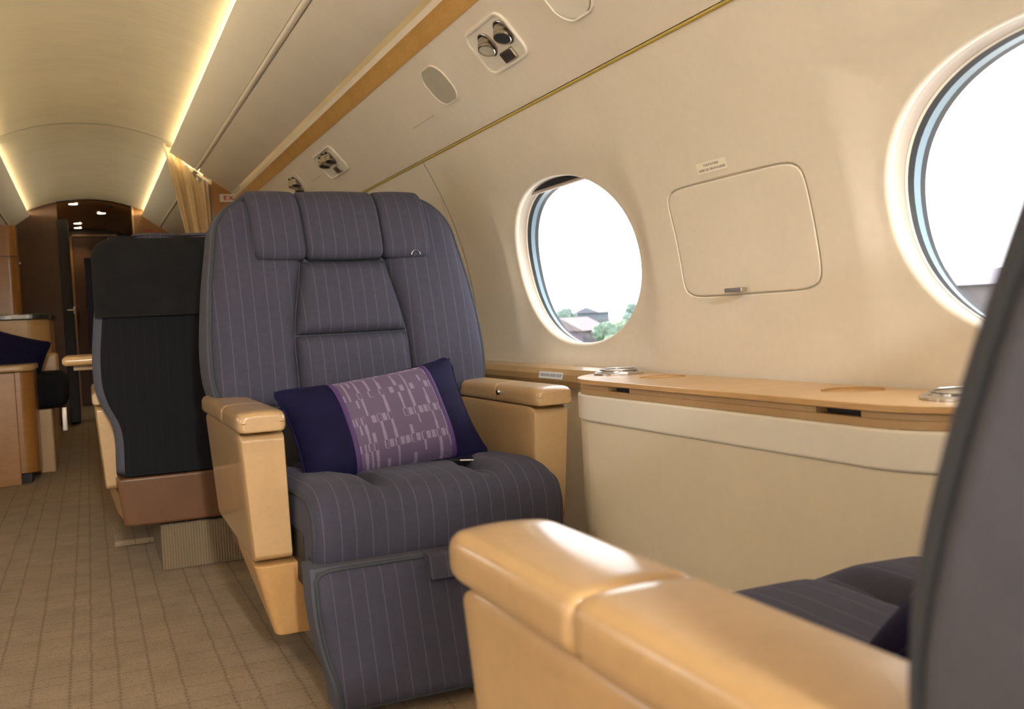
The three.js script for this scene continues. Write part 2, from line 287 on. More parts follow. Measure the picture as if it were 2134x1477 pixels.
// ceiling: shallow vault between the two lighting coves
const CR = 1.04, CYC = 1.869 - CR;
const vault = (z0, z1) => { const pts = []; pts.push([CX - 0.64, 1.66], [CX - 0.635, 1.755], [CX - 0.60, 1.775], [CX - 0.49, 1.775]); for (let i = 0; i <= 48; i++) { const a = lerp(-0.455, 0.455, i / 48); pts.push([CX + CR * Math.sin(a), CYC + CR * Math.cos(a)]); } pts.push([CX + 0.49, 1.775], [CX + 0.60, 1.775], [CX + 0.635, 1.755], [CX + 0.64, 1.66]); return sweep(pts, z0, z1, Math.max(1, Math.round((z1 - z0) / 0.3))); };
struct('ceiling', vault(ZCURT + 0.043, ZB), M.ceiling, 'pale vaulted ceiling panel lit by coves');
struct('ceiling', vault(-8.75, ZCURT + 0.035), M.ceiling, 'pale vaulted ceiling panel beyond the curtain');
struct('trim_1', vault(ZCURT + 0.02, ZCURT + 0.06).translate(0, 0.004, 0), M.gasket, 'dark joint between the ceiling panels');

// cove panels, wood strip, service valance on both sides (x measured from the centre line)
const mir = (side, pts) => pts.map(([x, y]) => [CX + side * (x - CX), y]);
const thick = (side, pts, t, z0, z1) => slab(mir(side, pts), side > 0 ? -t : t, z0, z1);
const P4 = [0.803, 1.505], LIP = [0.480, 1.730];
for (const side of [1, -1]) {
  const w = side > 0 ? 'right' : 'left';
  const on = (t) => [lerp(P4[0], LIP[0], t), lerp(P4[1], LIP[1], t)];
  for (const [z0, z1, far] of [[ZCURT, ZB, 0], [-8.75, ZCURT - 0.12, 1]]) {
    const s = struct('trim_' + (side > 0 ? (far ? 3 : 2) : far ? 5 : 4), thick(side, [P4, on(0.535)], 0.014, z0, z1), M.valance, 'cream sloping ceiling side panel');
    mesh('upper_panel', thick(side, [on(0.60), [LIP[0] + 0.003, LIP[1] - 0.002], LIP], 0.012, z0, z1), M.valance, s);
    // rounded bead between two fine grooves
    const b = [], c0 = on(0.545), c1 = on(0.597), nx = -0.593, ny = -0.805; for (let i = 0; i <= 10; i++) { const q = i / 10, h = 0.004 * Math.sin(q * Math.PI) - 0.0025; b.push([lerp(c0[0], c1[0], q) + nx * h, lerp(c0[1], c1[1], q) + ny * h]); }
    mesh('bead', sweep(mir(side, b), z0, z1), M.valance, s);
    mesh('groove_backing', thick(side, [on(0.50), on(0.64)], 0.003, z0 + 0.002, z1 - 0.002).translate(side * 0.010, 0.013, 0), M.valance, s);
  }
  const z0 = ZCURT, z1 = ZB;
  const tr = struct('trim_' + (side > 0 ? 6 : 7), thick(side, [[0.822, 1.452], [0.808, 1.488]], 0.012, z0, z1), M.valance, 'cream strip above the wood rail');
  mesh('groove', thick(side, [[0.880, 1.490], [0.842, 1.560]], 0.004, z0, z1), M.valance, tr);
  struct('trim_' + (side > 0 ? 8 : 9), thick(side, [[0.839, 1.424], [0.811, 1.469]], 0.014, z0, z1), M.wood, 'honey wood rail along the service panel');
}
// service valance with cut outs is a plain slab; the units sit in shallow raised frames on it
const P1 = [1.010, 1.232], P2 = [0.838, 1.428], PL = Math.hypot(P2[0] - P1[0], P2[1] - P1[1]);
for (const side of [1, -1]) {
  const v = struct('trim_' + (side > 0 ? 10 : 11), thick(side, [P1, P2], 0.014, ZCURT, ZB), M.valance, 'cream overhead service panel');
  // folded lower return and a yellow strip under it, lamp glow as plain colour
  mesh('return_edge', thick(side, [[1.040, 1.243], P1], 0.006, ZCURT, ZB), M.valance, v);
  struct('trim_' + (side > 0 ? 12 : 13), sweep(mir(side, [[1.0100, 1.2300], [1.0082, 1.2284], [1.0082, 1.2258], [1.0100, 1.2240], [1.014, 1.2236]]), ZCURT, ZB), M.glowYellowTrim, 'yellow strip along the wall joint with lamp glow as plain colour');
}
// valance coordinates: s from P1 to P2, depth d towards the cabin
const vx = (P2[0] - P1[0]) / PL, vy = (P2[1] - P1[1]) / PL; // along s
const vn = [-vy * 1, vx * 1]; // points into the cabin (down and inwards)
const vnI = vn[1] < 0 ? vn : [-vn[0], -vn[1]];
const vq = new THREE.Matrix4();
function onValance(g, s, z) { // local x along -z?, y along s, z towards the cabin
  vq.makeBasis(new THREE.Vector3(0, 0, 1), new THREE.Vector3(vx, vy, 0), new THREE.Vector3(vnI[0], vnI[1], 0));
  const det = vq.determinant(); if (det < 0) vq.makeBasis(new THREE.Vector3(0, 0, -1), new THREE.Vector3(vx, vy, 0), new THREE.Vector3(vnI[0], vnI[1], 0));
  g.quaternion.setFromRotationMatrix(vq); g.position.set(P1[0] + vx * s, P1[1] + vy * s, z); return det < 0 ? -1 : 1;
}

// ---------------------------------------------------------------- cove lighting
for (const side of [1, -1]) for (const [z0, z1] of [[ZCURT + 0.05, ZB - 0.1], [-8.7, ZCURT - 0.15]]) {
  const x = CX + side * (0.598 - CX), L = z1 - z0, zm = (z0 + z1) / 2;
  const g = rbox(-0.011, 0.011, -0.004, 0.004, -L / 2, L / 2, 0.002, 1);
  const st = mesh('cove_light_strip', g, M.coveGlow); st.position.set(x, 1.748, zm); st.rotation.z = side * 1.4;
  tag(st, (side > 0 ? 'warm strip lamp in the cove above the window wall, ' : 'warm strip lamp in the aisle side cove, ') + (z1 < ZCURT ? 'beyond the curtain' : 'over the club chairs'), 'lamp');
  const a = new THREE.RectAreaLight(z1 < ZCURT ? lin(1, 0.88, 0.64) : lin(1, 0.83, 0.52), z1 < ZCURT ? 38 : 42, L, 0.022); a.position.set(x - side * 0.007, 1.7490, zm); a.lookAt(x - side * 0.307, 1.800, zm); scene.add(a);
}
// fill lamps added on the unseen rear ceiling to brighten the cabin
for (const [i, z] of [1.75, 2.85, 3.95].entries()) {
  const y = 1.869, l = group('added_fill_lamp', CX, y, z); tag(l, 'added round fill lamp over the unseen rear cabin', 'lamp', 'added fill lamps over the rear cabin');
  mesh('trim_ring', new THREE.LatheGeometry([[0.115, 0.004], [0.115, -0.006], [0.125, -0.010], [0.135, -0.006], [0.138, 0.004]].map((p) => new THREE.Vector2(...p)), 48), M.steel, l);
  mesh('diffuser', new THREE.CylinderGeometry(0.115, 0.112, 0.008, 40), M.fillLampGlow, l);
  const s = new THREE.SpotLight(lin(1, 0.97, 0.92), 17, 0, 1.52, 0.1); s.position.set(0, -0.014, 0); s.target.position.set(0, -1, 0); s.castShadow = true; s.shadow.radius = 5; l.add(s, s.target);
}

// ---------------------------------------------------------------- windows
let wn = 0;
for (const side of [1, -1]) for (const zc of WZ[side]) {
  const win = group('window_' + (++wn)); win.userData.kind = 'structure';
  const ring = (s0, o0, s1, o1, n = 6, bow = 0) => surf(120, n, (u, v) => { const a = u * Math.PI * 2, o = lerp(o0, o1, v), h = winHole(zc, lerp(s0, s1, v) + bow * Math.sin(v * Math.PI), SINK(o))(a); return wp(side, h[0], h[1], o); });
  mesh('reveal', ring(1.0, 0.020, 0.980, 0.041, 8, 0.008), M.shadedCream, win);
  mesh('reveal_bead', ring(0.984, 0.038, 0.976, 0.041, 4), M.wall, win);
  mesh('gasket', ring(0.980, 0.040, 0.966, 0.050, 4), M.gasket, win);
  mesh('spacer_ring', ring(0.966, 0.050, 0.962, 0.061, 4), M.acrylic, win).userData.label = 'blue tinted edge between the two panes';
  mesh('outer_frame', ring(0.963, 0.060, 0.960, HULL - R + 0.004, 3), M.gasket, win);
  const pane = (s, o) => surf(72, 10, (u, v) => { const h = winHole(zc, s, SINK(o))(u * Math.PI * 2); return wp(side, lerp(zc, h[0], Math.max(v, 0.001)), lerp(WTC + SINK(o), h[1], Math.max(v, 0.001)), o); });
  mesh('outer_pane', pane(0.966, 0.062), M.glass, win);
  // pulled up shade: folded edge showing at the crown
  if (zc < -2 && side > 0) {
    const top = WTC + WB;
    mesh('shade_cassette', surf(40, 6, (u, v) => { const z = zc + lerp(-0.30, 0.30, u); return wp(1, z, lerp(top + 0.02, top - TH(1.0), v), 0.028); }), M.gasket, win).userData.label = 'dark raised window shade';
    mesh('shade_bar', surf(40, 6, (u, v) => { const z = zc + lerp(-0.30, 0.30, u), a = v * Math.PI; return wp(1, z, top - TH(1.2) - TH(0.35) * Math.cos(a), 0.040 - 0.012 * Math.sin(a)); }), M.shadedCream, win);
  }
}

// ---------------------------------------------------------------- stowed screen panel, placards
function textTex(w, h, bg, fg, lines, font, sx = 1) {
  const c = document.createElement('canvas'); c.width = w; c.height = h; const x = c.getContext('2d');
  x.fillStyle = bg; x.fillRect(0, 0, w, h); x.fillStyle = fg; x.textAlign = 'center'; x.textBaseline = 'middle'; x.font = font;
  lines.forEach((t, i) => { x.save(); x.translate(w / 2, h * (i + 0.5 + (lines.length > 1 ? (0.5 - i) * 0.16 : 0)) / lines.length); x.scale(sx, 1); x.fillText(t, 0, 0); x.restore(); });
  const t = new THREE.CanvasTexture(c); t.colorSpace = THREE.SRGBColorSpace; return t;
}
{
  const t = group('screen_stowage_panel'); tag(t, 'cream flush panel with rounded corners and a bar handle between the windows', 'panel');
  const N = 120; const prof = [[-0.006, 0.008], [-0.0045, 0.003], [-0.0025, 0.0008], [0, 0]];
  mesh('door_panel', surf(N, 14, (u, v) => { const a = u * Math.PI * 2, j = Math.round(v * 14); if (j < 3) { const h = tvHole(0)(a); return wp(1, h[0], h[1], [0.006, 0.002, 0.0005][j]); } const h = tvHole(-0.003)(a), k = 1 - (j - 3) / 11; return wp(1, lerp(TV.zc, h[0], Math.max(k, 0.001)), lerp(TV.tc, h[1], Math.max(k, 0.001)), 0); }), M.wall, t);
  mesh('gap_backing', surf(N, 2, (u, v) => { const h = tvHole(lerp(0.012, -0.01, v))(u * Math.PI * 2); return wp(1, h[0], h[1], 0.0063); }), M.wall, t);
  const q = wp(1, -1.533, TH(5.35), -0.008), th = TH(5.35);
  const h = mesh('handle', rbox(-0.007, 0.007, -0.0042, 0.0042, -0.027, 0.027, 0.0015, 2), M.nickel, t); h.position.set(q[0] - 0.006, q[1], q[2]); h.userData.label = 'brushed metal bar handle';
  const st = mesh('stem', rbox(-0.008, 0.010, -0.002, 0.002, -0.006, 0.006, 0.001, 1), M.nickel, h); st.position.x = 0.008;
}
{
  const m = S({ map: textTex(512, 128, '#f6eedd', '#2a241c', ['TV MUST BE STOWED', 'DURING TAXI, TAKE-OFF & LANDING'], 'bold 40px sans-serif', 0.66), roughness: 0.6 });
  const z0 = -1.592, z1 = -1.497, t0 = TH(17.35), t1 = TH(18.45);
  tag(mesh('placard', surf(6, 4, (u, v) => { const p = wp(1, lerp(z0, z1, u), lerp(t0, t1, v), -0.0007); p[3] = u; p[4] = v; return p; }), m), 'small cream placard with two lines of dark print above the screen panel', 'placard');
}
// leather ledge under the windows, beside the seats
for (const side of [1, -1]) {
  const pts = [[1.172, 0.5755], [1.150, 0.5755], [1.138, 0.570], [1.131, 0.558], [1.129, 0.545], [1.134, 0.533], [1.150, 0.528], [1.172, 0.528]];
  struct('trim_' + (side > 0 ? 14 : 15), slab(mir(side, pts), side > 0 ? -0.006 : 0.006, ZCURT, side > 0 ? -1.97 : ZB), M.leather, 'tan leather ledge below the windows');
}
{
  const m = S({ map: textTex(512, 96, '#e9edf2', '#3b4a78', ['WINDOW SHADE INOP'], 'bold 58px sans-serif', 0.74), roughness: 0.5 });
  tag(mesh('placard', surf(2, 2, (u, v) => [1.1215 + 0.0045 * v, lerp(0.5480, 0.5660, v), lerp(-2.375, -2.232, u), u, v]), m), 'white sticker with blue capitals on the tan ledge', 'placard');
}

// ---------------------------------------------------------------- side console between the facing seats
{
  const t = group('side_console'); tag(t, 'cream and tan side console with drink holders under the windows', 'console');
  const outline = (x0, inset = 0, notch = null) => {
    const p = [], zl = -1.988 + inset, zr = -0.815 - inset, rr = 0.19; const X = x0 + inset;
    p.push([zr, 1.165]);
    const corner = (zc, sgn) => { const o = []; for (let i = 0; i <= 14; i++) { const a = i / 14 * Math.PI / 2; o.push([zc + sgn * rr * Math.cos(a), X + rr - rr * Math.sin(a)]); } return o; };
    const R1 = corner(zr - rr, 1), L1 = corner(zl + rr, -1).reverse();
    p.push(...R1); if (notch) for (const [a, b, d] of notch) p.push([b, X], [b - 0.006, X + d], [a + 0.006, X + d], [a, X]);
    p.push(...L1, [zl, 1.165]); return p;
  };
  const cups = [[-1.900, 1.100, 0.047], [-0.955, 1.095, 0.047]], rec = [[-1.72, 1.10, 0.05], [-1.17, 1.10, 0.05]];
  mesh('lower_panel', plan(outline(0.968), 0.012, 0.487, [], 0.003), M.consolePanel, t);
  mesh('upper_band', plan(outline(0.963), 0.488, 0.5435, cups, 0.004), M.cream, t);
  mesh('apron', plan(outline(0.966, 0.002), 0.5437, 0.5562, cups), M.leather, t);
  mesh('slotted_apron', plan(outline(0.966, 0.002, [[-1.105, -1.015, 0.035], [-1.72, -1.635, 0.035]]), 0.5562, 0.5655, cups, 0.0008), M.leather, t);
  mesh('table_leaf', plan(outline(0.963, 0), 0.5663, 0.5765, [...cups, ...rec]), M.woodPale, t).userData.label = 'pale wood top with round coaster recesses';
  for (const [z, x, r] of rec) { const g = new THREE.CylinderGeometry(r, r, 0.007, 48); g.translate(x, 0.5695, z); mesh('coaster_recess', boxUV(g), M.wood, t); }
  for (const [z, x, r] of cups) {
    const pr = [[0, 0.503], [r - 0.008, 0.503], [r - 0.004, 0.508], [r - 0.003, 0.575], [r - 0.001, 0.5815], [r + 0.005, 0.583], [r + 0.010, 0.580], [r + 0.010, 0.5768]].map(([a, b]) => new THREE.Vector2(a, b));
    const g = toCreasedNormals(new THREE.LatheGeometry(pr, 64), 0.6); g.translate(x, 0, z); const c = mesh('drink_holder', g, M.steel, t); c.userData.label = 'polished steel drink holder';
    const g2 = new THREE.TorusGeometry(r - 0.005, 0.0022, 8, 64); g2.rotateX(Math.PI / 2); g2.translate(x, 0.587, z); mesh('rim', g2, M.steel, c);
  }
  for (const [a, b] of [[-1.10, -1.02], [-1.715, -1.64]]) mesh('dark_slot_backing', rbox(0.985, 1.0, 0.5565, 0.5655, a, b, 0.001, 1), M.black, t);  // black backing puts the darkness of the recess into colour
}

// ---------------------------------------------------------------- club chairs
const E1 = (d, r) => d >= r ? 1 : d <= 0 ? 0 : Math.sqrt(1 - (1 - d / r) * (1 - d / r));
function puff(xl, xr, y0, y1, h, r, F, nx = 28, ny = 28, crown = 0) {
  return surf(nx, ny, (u, v) => {
    const y = lerp(y0, y1, v), a = xl(y), b = xr(y), x = lerp(a, b, u), k = E1(Math.min(x - a, b - x), r) * E1(Math.min(y - y0, y1 - y), r);
    const c = crown * 16 * u * (1 - u) * v * (1 - v) * 1.0; return [...F(x, y, h * k + c * k), x, y];
  }, dense, dense);
}
const backHW = pw([[0.30, 0.318], [0.46, 0.322], [0.54, 0.352], [0.60, 0.364], [0.80, 0.354], [0.95, 0.332]]);
const hwTop = (y) => { const b = backHW(Math.min(y, 0.95)); if (y <= 0.95) return b; const t = clamp((y - 0.95) / 0.115); return b - 0.105 * (1 - Math.sqrt(Math.max(0, 1 - t * t))) - 0.012 * t; };
const zFront = pw([[0.25, -0.14], [0.4, -0.155], [0.6, -0.185], [0.8, -0.235], [1.0, -0.305], [1.08, -0.34]]);
const zRear = pw([[0.25, -0.405], [0.5, -0.41], [0.8, -0.425], [1.0, -0.44], [1.08, -0.445]]);
const PIV = [0, 0.40, -0.25];
const armShape = {
  body: (s) => hullBox([[0.270, 0.252, -0.315], [0.350, 0.252, -0.315], [0.276, 0.513, -0.325], [0.368, 0.513, -0.325], [0.270, 0.246, 0.285], [0.352, 0.246, 0.285], [0.276, 0.513, 0.298], [0.369, 0.513, 0.298]].map(([x, y, z]) => [s * x, y, z]), 0.07, 5),
};
function padGeo(s, z0, z1, frontR) { // padded arm top, crowned, rounded in plan at its free end
  return smoothBox(new THREE.BoxGeometry(1, 1, 1, 24, 10, 40), (x, y, z) => {
    let u = x * 2, v = y * 2, w = z * 2; // -1..1
    const X0 = 0.274, X1 = 0.373, hx = (X1 - X0) / 2, hy = 0.0195, hz = (z1 - z0) / 2, r = 0.013;
    let px = u * hx, py = v * hy, pz = w * hz; // rounded box by clamping to an inner core
    const cx = clamp(px, -hx + r, hx - r), cy = clamp(py, -hy + r * 0.8, hy - r), rz = 0.009, cz = clamp(pz, -hz + rz, hz - rz), d = Math.hypot(px - cx, py - cy, pz - cz);
    if (d > 1e-9) { const k = Math.min(r, d) / d; px = cx + (px - cx) * k; py = cy + (py - cy) * k; pz = cz + (pz - cz) * k; }
    if (py > 0) py += 0.004 * (1 - (px / hx) ** 2);
    if (frontR && pz > hz - 0.05) { const t = (pz - hz + 0.05) / 0.05; px *= 1 - 0.16 * t * t * t; if (py > 0) py -= 0.006 * t * t * t; }
    return [s * ((X0 + X1) / 2 + px), 0.5345 + py, (z0 + z1) / 2 + pz];
  });
}
function makeChair(label, opt = {}) {
  const c = group('club_chair'); tag(c, label, 'chair');
  // carpeted plinth and floor plate
  const pl = mesh('plinth', rbox(-0.207, 0.207, 0, 0.141, -0.385, 0.10, 0.006, 2), M.rib, c); pl.userData.label = 'ribbed carpet covered plinth';
  if (opt.plate) mesh('base_plate', rbox(-0.333, 0.333, 0, 0.022, 0.06, 0.36, 0.008, 2), M.carpet, c);
  // leather lower shell
  mesh('skirt', hullBox([[-0.30, 0.156, -0.37], [0.30, 0.156, -0.37], [-0.315, 0.247, -0.40], [0.315, 0.247, -0.40], [-0.312, 0.083, 0.255], [0.312, 0.083, 0.255], [-0.353, 0.243, 0.288], [0.353, 0.243, 0.288]], 0.03, 4), M.skirtLeather, c);
  mesh('rear_skirt', hullBox([[-0.306, 0.150, -0.405], [0.306, 0.150, -0.405], [-0.322, 0.297, -0.418], [0.322, 0.297, -0.418], [-0.306, 0.150, -0.30], [0.306, 0.150, -0.30], [-0.322, 0.297, -0.30], [0.322, 0.297, -0.30]], 0.06, 4), M.shadedSaddle, c).userData.label = 'brown leather rear skirt darkened for the shade there';
  // black frame seen in the gap beside the cushion
  mesh('seat_frame', rbox(-0.266, 0.266, 0.20, 0.31, -0.30, 0.36, 0.004, 1), M.black, c);
  for (const s of [-1, 1]) {
    const a = mesh('armrest', armShape.body(s), M.leather, c); if (opt.armDrop) a.position.y = -opt.armDrop;
    mesh('arm_pad', padGeo(s, 0.082, 0.318, true), M.leather, a);
    mesh('arm_pad', padGeo(s, -0.33, 0.0815, false), M.leather, a);
    if (s > 0) { const g = new THREE.LatheGeometry([[0, 0.008], [0.006, 0.007], [0.0075, 0.004], [0.0075, 0]].map((p) => new THREE.Vector2(...p)), 24); g.rotateZ(Math.PI / 2); g.translate(0.2735, 0.538, 0.112); mesh('recline_button', g, M.steel, a).userData.label = 'chrome button'; }
  }
  // seat cushion: profile from under the front edge over the roll to the back
  const prof = [[0.40, 0.246], [0.434, 0.247], [0.453, 0.264], [0.462, 0.300], [0.460, 0.342], [0.445, 0.374], [0.412, 0.393], [0.355, 0.400], [0.25, 0.397], [0.10, 0.390], [-0.06, 0.383], [-0.20, 0.378]];
  const pc = new THREE.CatmullRomCurve3(prof.map(([z, y]) => new THREE.Vector3(0, y, z)), false, 'centripetal');
  const SW = 0.264, NV = 90, pp = pc.getSpacedPoints(NV), LN = pc.getLength();
  const nrm = pp.map((p, i) => { const a = pp[Math.max(0, i - 1)], b = pp[Math.min(NV, i + 1)], dz = b.z - a.z, dy = b.y - a.y, l = Math.hypot(dz, dy); return [-dz / l, dy / l]; }); // (y, z)
  const cg = surf(72, NV, (u, v) => {
    const i = Math.round(v * NV), p = pp[i], x = lerp(-SW, SW, u), d = Math.min(x + SW, SW - x); let h = 0.030 * (E1(d, 0.030) - 1);
    const bend = 0.006 * Math.cos(x / SW * Math.PI / 2); h += bend * smooth(0.33, 0.38, p.y);
    const xc = 0.115 + 0.22 * Math.max(0, 0.30 - p.z), on = smooth(0.350, 0.382, p.y) * smooth(0.45, 0.37, p.z); // creases left and right of the middle
    h -= 0.030 * on * Math.exp(-(((Math.abs(x) - xc) / 0.016) ** 2)) * (0.4 + 0.6 * smooth(0.40, 0.27, p.z));
    h += 0.010 * on * smooth(0.0, 0.05, Math.abs(x) - xc) * (d > 0.03 ? 1 : d / 0.03);
    return [x, p.y + nrm[i][0] * h, p.z + nrm[i][1] * h, x, v * LN];
  }, dense);
  const cu = mesh('seat_cushion', mergeGeometries([cg, ...[-1, 1].map((s) => { // cushion sides
    const sh = new THREE.Shape(pp.map((p) => new THREE.Vector2(p.z - nrm[pp.indexOf(p)][1] * 0.030, p.y - nrm[pp.indexOf(p)][0] * 0.030)).concat([new THREE.Vector2(-0.2, 0.235), new THREE.Vector2(0.38, 0.235)]));
    const g = new THREE.ShapeGeometry(sh), p = g.attributes.position; for (let i = 0; i < p.count; i++) p.setXYZ(i, s * SW, p.getY(i), p.getX(i)); g.computeVertexNormals(); return g; })]), M.fabric, c);
  if (opt.seatLift) cu.position.y = opt.seatLift;
  for (const s of [-1, 1]) mesh('piping', tube(pp.filter((_, i) => i % 5 === 0).map((p) => { const i = pp.indexOf(p); return [s * (SW - 0.003), p.y - nrm[i][0] * 0.018, p.z - nrm[i][1] * 0.018]; }), 0.0042, false, 90), M.piping, cu);
  // leg rest
  const lw = pw([[0.02, 0.262], [0.07, 0.264], [0.12, 0.276], [0.18, 0.283], [0.28, 0.281]]), lz = (y) => 0.478 + (0.28 - y) * 0.33;
  const lf = (x, y, h) => [x, y, lz(y) + h];
  const lr = mesh('leg_rest', mergeGeometries([surf(2, 24, (u, v) => { const y = lerp(0.022, 0.270, v); return [-lw(y), y, lz(y) + lerp(-0.075, 0, u), u * 0.07, y]; }), surf(2, 24, (u, v) => { const y = lerp(0.022, 0.270, v); return [lw(y), y, lz(y) + lerp(0, -0.075, u), u * 0.07, y]; }),
    surf(2, 2, (u, v) => [lerp(-0.281, 0.281, u), 0.270, lz(0.270) + lerp(0, -0.075, v), u, v]), surf(2, 2, (u, v) => [lerp(-0.262, 0.262, u), 0.022, lz(0.022) + lerp(-0.075, 0, v), u, v]), surf(6, 24, (u, v) => { const y = lerp(0.022, 0.270, v); return [lerp(-lw(y), lw(y), u), y, lz(y), u, y]; }), surf(6, 24, (u, v) => { const y = lerp(0.022, 0.270, v); return [lerp(lw(y), -lw(y), u), y, lz(y) - 0.075, u, y]; })]), M.plainFabric, c);
  mesh('front_panel', puff((y) => -lw(y) + 0.010, (y) => lw(y) - 0.010, 0.026, 0.264, 0.016, 0.022, lf, 40, 40), M.fabric, lr);
  { const pts = []; for (let i = 0; i <= 16; i++) { const y = lerp(0.028, 0.248, i / 16); pts.push([-lw(y) + 0.010, y, lz(y) + 0.004]); } pts.push([-0.262, 0.260, lz(0.256) + 0.006], [-0.238, 0.264, lz(0.264) + 0.006]); for (let i = 1; i < 8; i++) pts.push([lerp(-0.238, 0.238, i / 8), 0.265, lz(0.265) + 0.006]); pts.push([0.238, 0.264, lz(0.264) + 0.006], [0.262, 0.260, lz(0.256) + 0.006]); for (let i = 16; i >= 0; i--) { const y = lerp(0.028, 0.248, i / 16); pts.push([lw(y) - 0.010, y, lz(y) + 0.004]); }
    for (let i = 1; i < 8; i++) pts.push([lerp(0.258, -0.258, i / 8), 0.027, lz(0.027) + 0.004]);
    mesh('piping', tube(pts, 0.0042, true, 260), M.piping, lr); }
  mesh('pull_tab', rbox(-0.062, 0.02, 0.228, 0.274, 0.484, 0.522, 0.004, 2, (x, y, z) => [x, y, z + (0.274 - y) * 0.33]), M.fabric, lr);
  // backrest
  const mv = (g) => g.translate(-PIV[0], -PIV[1], -PIV[2]);
  const rings = []; for (let j = 0; j <= 40; j++) {
    const y = lerp(0.30, 1.066, j < 24 ? j / 24 * 0.80 : 0.80 + (1 - Math.cos((j - 24) / 16 * Math.PI / 2)) * 0 + Math.sin((j - 24) / 16 * Math.PI / 2) * 0.20), hw = hwTop(y), t = clamp((y - 1.03) / 0.036), sh = 0.028 * (1 - Math.sqrt(Math.max(0, 1 - t * t)));
    const zf = zFront(y) - sh, zr = zRear(y) + sh, zm = (zf + zr) / 2, hd = (zf - zr) / 2, r = Math.min(0.035, hd * 0.95), ring = [];
    for (let i = 0; i < 48; i++) { const q = Math.floor(i / 12), a = (q + (i % 12) / 11) * Math.PI / 2, sx = [1, -1, -1, 1][q], sz = [1, 1, -1, -1][q]; const rr = sz > 0 ? 0.012 : r; ring.push([sx * (hw - rr) + rr * Math.cos(a), y, zm + sz * (hd - rr) + rr * Math.sin(a)]); }
    rings.push(ring);
  }
  const back = mesh('backrest', mv(loft(rings)), M.plainFabric, c); back.position.set(...PIV);
  const bf = (x, y, h) => [x, y, zFront(y) + h - 0.003];
  const cw = pw([[0.38, 0.150], [0.58, 0.148], [0.70, 0.146], [0.885, 0.113], [0.93, 0.108], [1.06, 0.106]]);
  for (const s of [-1, 1]) {
    const A = (y) => -(hwTop(y) - 0.010), B = (y) => -cw(y) - 0.002;
    const g = puff(s < 0 ? A : (y) => -B(y), s < 0 ? B : (y) => -A(y), 0.52, 1.060, 0.036, 0.045, bf, 30, 60, 0.006);
    mesh('bolster', mv(g), M.fabric, back);
  }
  { const pts = []; const yy = []; for (let i = 0; i <= 26; i++) yy.push(lerp(0.545, 0.99, i / 26)); for (let i = 1; i <= 14; i++) yy.push(0.99 + 0.072 * Math.sin(i / 14 * Math.PI / 2));
    pts.push([-0.20, 0.522, zFront(0.522) + 0.012], [-0.30, 0.522, zFront(0.522) + 0.012], [-0.335, 0.528, zFront(0.53) + 0.010]);
    for (const y of yy) pts.push([-(hwTop(y) - 0.009), y, zFront(y) + 0.004]); for (let i = 1; i < 8; i++) pts.push([lerp(-0.20, 0.20, i / 8), 1.064, zFront(1.064) + 0.0]); for (const y of yy.reverse()) pts.push([hwTop(y) - 0.009, y, zFront(y) + 0.004]);
    pts.push([0.335, 0.528, zFront(0.53) + 0.010], [0.30, 0.522, zFront(0.522) + 0.012], [0.20, 0.522, zFront(0.522) + 0.012]);
    mesh('piping', mv(tube(pts, 0.0045, false, 260)), M.piping, back); }
  mesh('lumbar_panel', mv(puff((y) => -cw(y), (y) => cw(y), 0.698, 0.888, 0.040, 0.030, bf, 36, 36, 0.008)), M.fabric, back);
  mesh('lumbar_panel', mv(puff((y) => -cw(y), (y) => cw(y), 0.38, 0.696, 0.040, 0.030, bf, 36, 36, 0.008)), M.fabric, back);
  // head pad in three sections, wrapped over the top
  const hp = [[0.893, zFront(0.893) + 0.012], [0.896, zFront(0.896) + 0.045], [0.915, zFront(0.915) + 0.062], [0.98, zFront(0.98) + 0.064], [1.04, zFront(1.04) + 0.056], [1.068, zFront(1.068) + 0.034], [1.079, zFront(1.08) + 0.004], [1.080, zFront(1.08) - 0.04], [1.076, -0.43], [1.062, -0.447], [1.03, -0.446]];
  const hc = new THREE.CatmullRomCurve3(hp.map(([y, z]) => new THREE.Vector3(0, y, z)), false, 'centripetal').getSpacedPoints(60);
  const hn = hc.map((p, i) => { const a = hc[Math.max(0, i - 1)], b = hc[Math.min(60, i + 1)], l = Math.hypot(b.y - a.y, b.z - a.z); return [-(b.z - a.z) / l, (b.y - a.y) / l]; });
  const hx = (t) => lerp(0.232, 0.243, t);
  for (const [a, b] of [[-1, -0.44], [-0.44, 0.44], [0.44, 1]]) {
    const g = surf(24, 60, (u, v) => { const i = Math.round(v * 60), W = hx(v), xa = a * W + 0.001, xb = b * W - 0.001, x = lerp(xa, xb, u), d = Math.min(x - xa, xb - x), h = 0.020 * (E1(d, 0.011) - 1) * 0.7 + 0.003 * Math.sin(u * Math.PI); return [x, hc[i].y + hn[i][0] * h, hc[i].z + hn[i][1] * h, x, v * 0.3 + 0.02]; }, dense);
    mesh('head_pad', mv(g), M.fabric, back);
  }
  { // core closing the pad's ends
    const sh = new THREE.Shape(hc.map((p, i) => new THREE.Vector2(p.z - hn[i][1] * 0.018, p.y - hn[i][0] * 0.018)).concat([new THREE.Vector2(-0.42, 0.92)]));
    const g = new THREE.ExtrudeGeometry(sh, { depth: 0.468, bevelEnabled: false }), p = g.attributes.position; for (let i = 0; i < p.count; i++) p.setXYZ(i, p.getZ(i) - 0.234, p.getY(i), p.getX(i)); g.computeVertexNormals(); mesh('head_pad_core', mv(boxUV(g)), M.plainFabric, back); }
  if (opt.hook) { const g = new THREE.TorusGeometry(0.012, 0.0012, 6, 24, Math.PI); g.translate(0.185, 0.897, zFront(0.9) + 0.066); mesh('wire_hook', mv(g), M.nickel, back); }
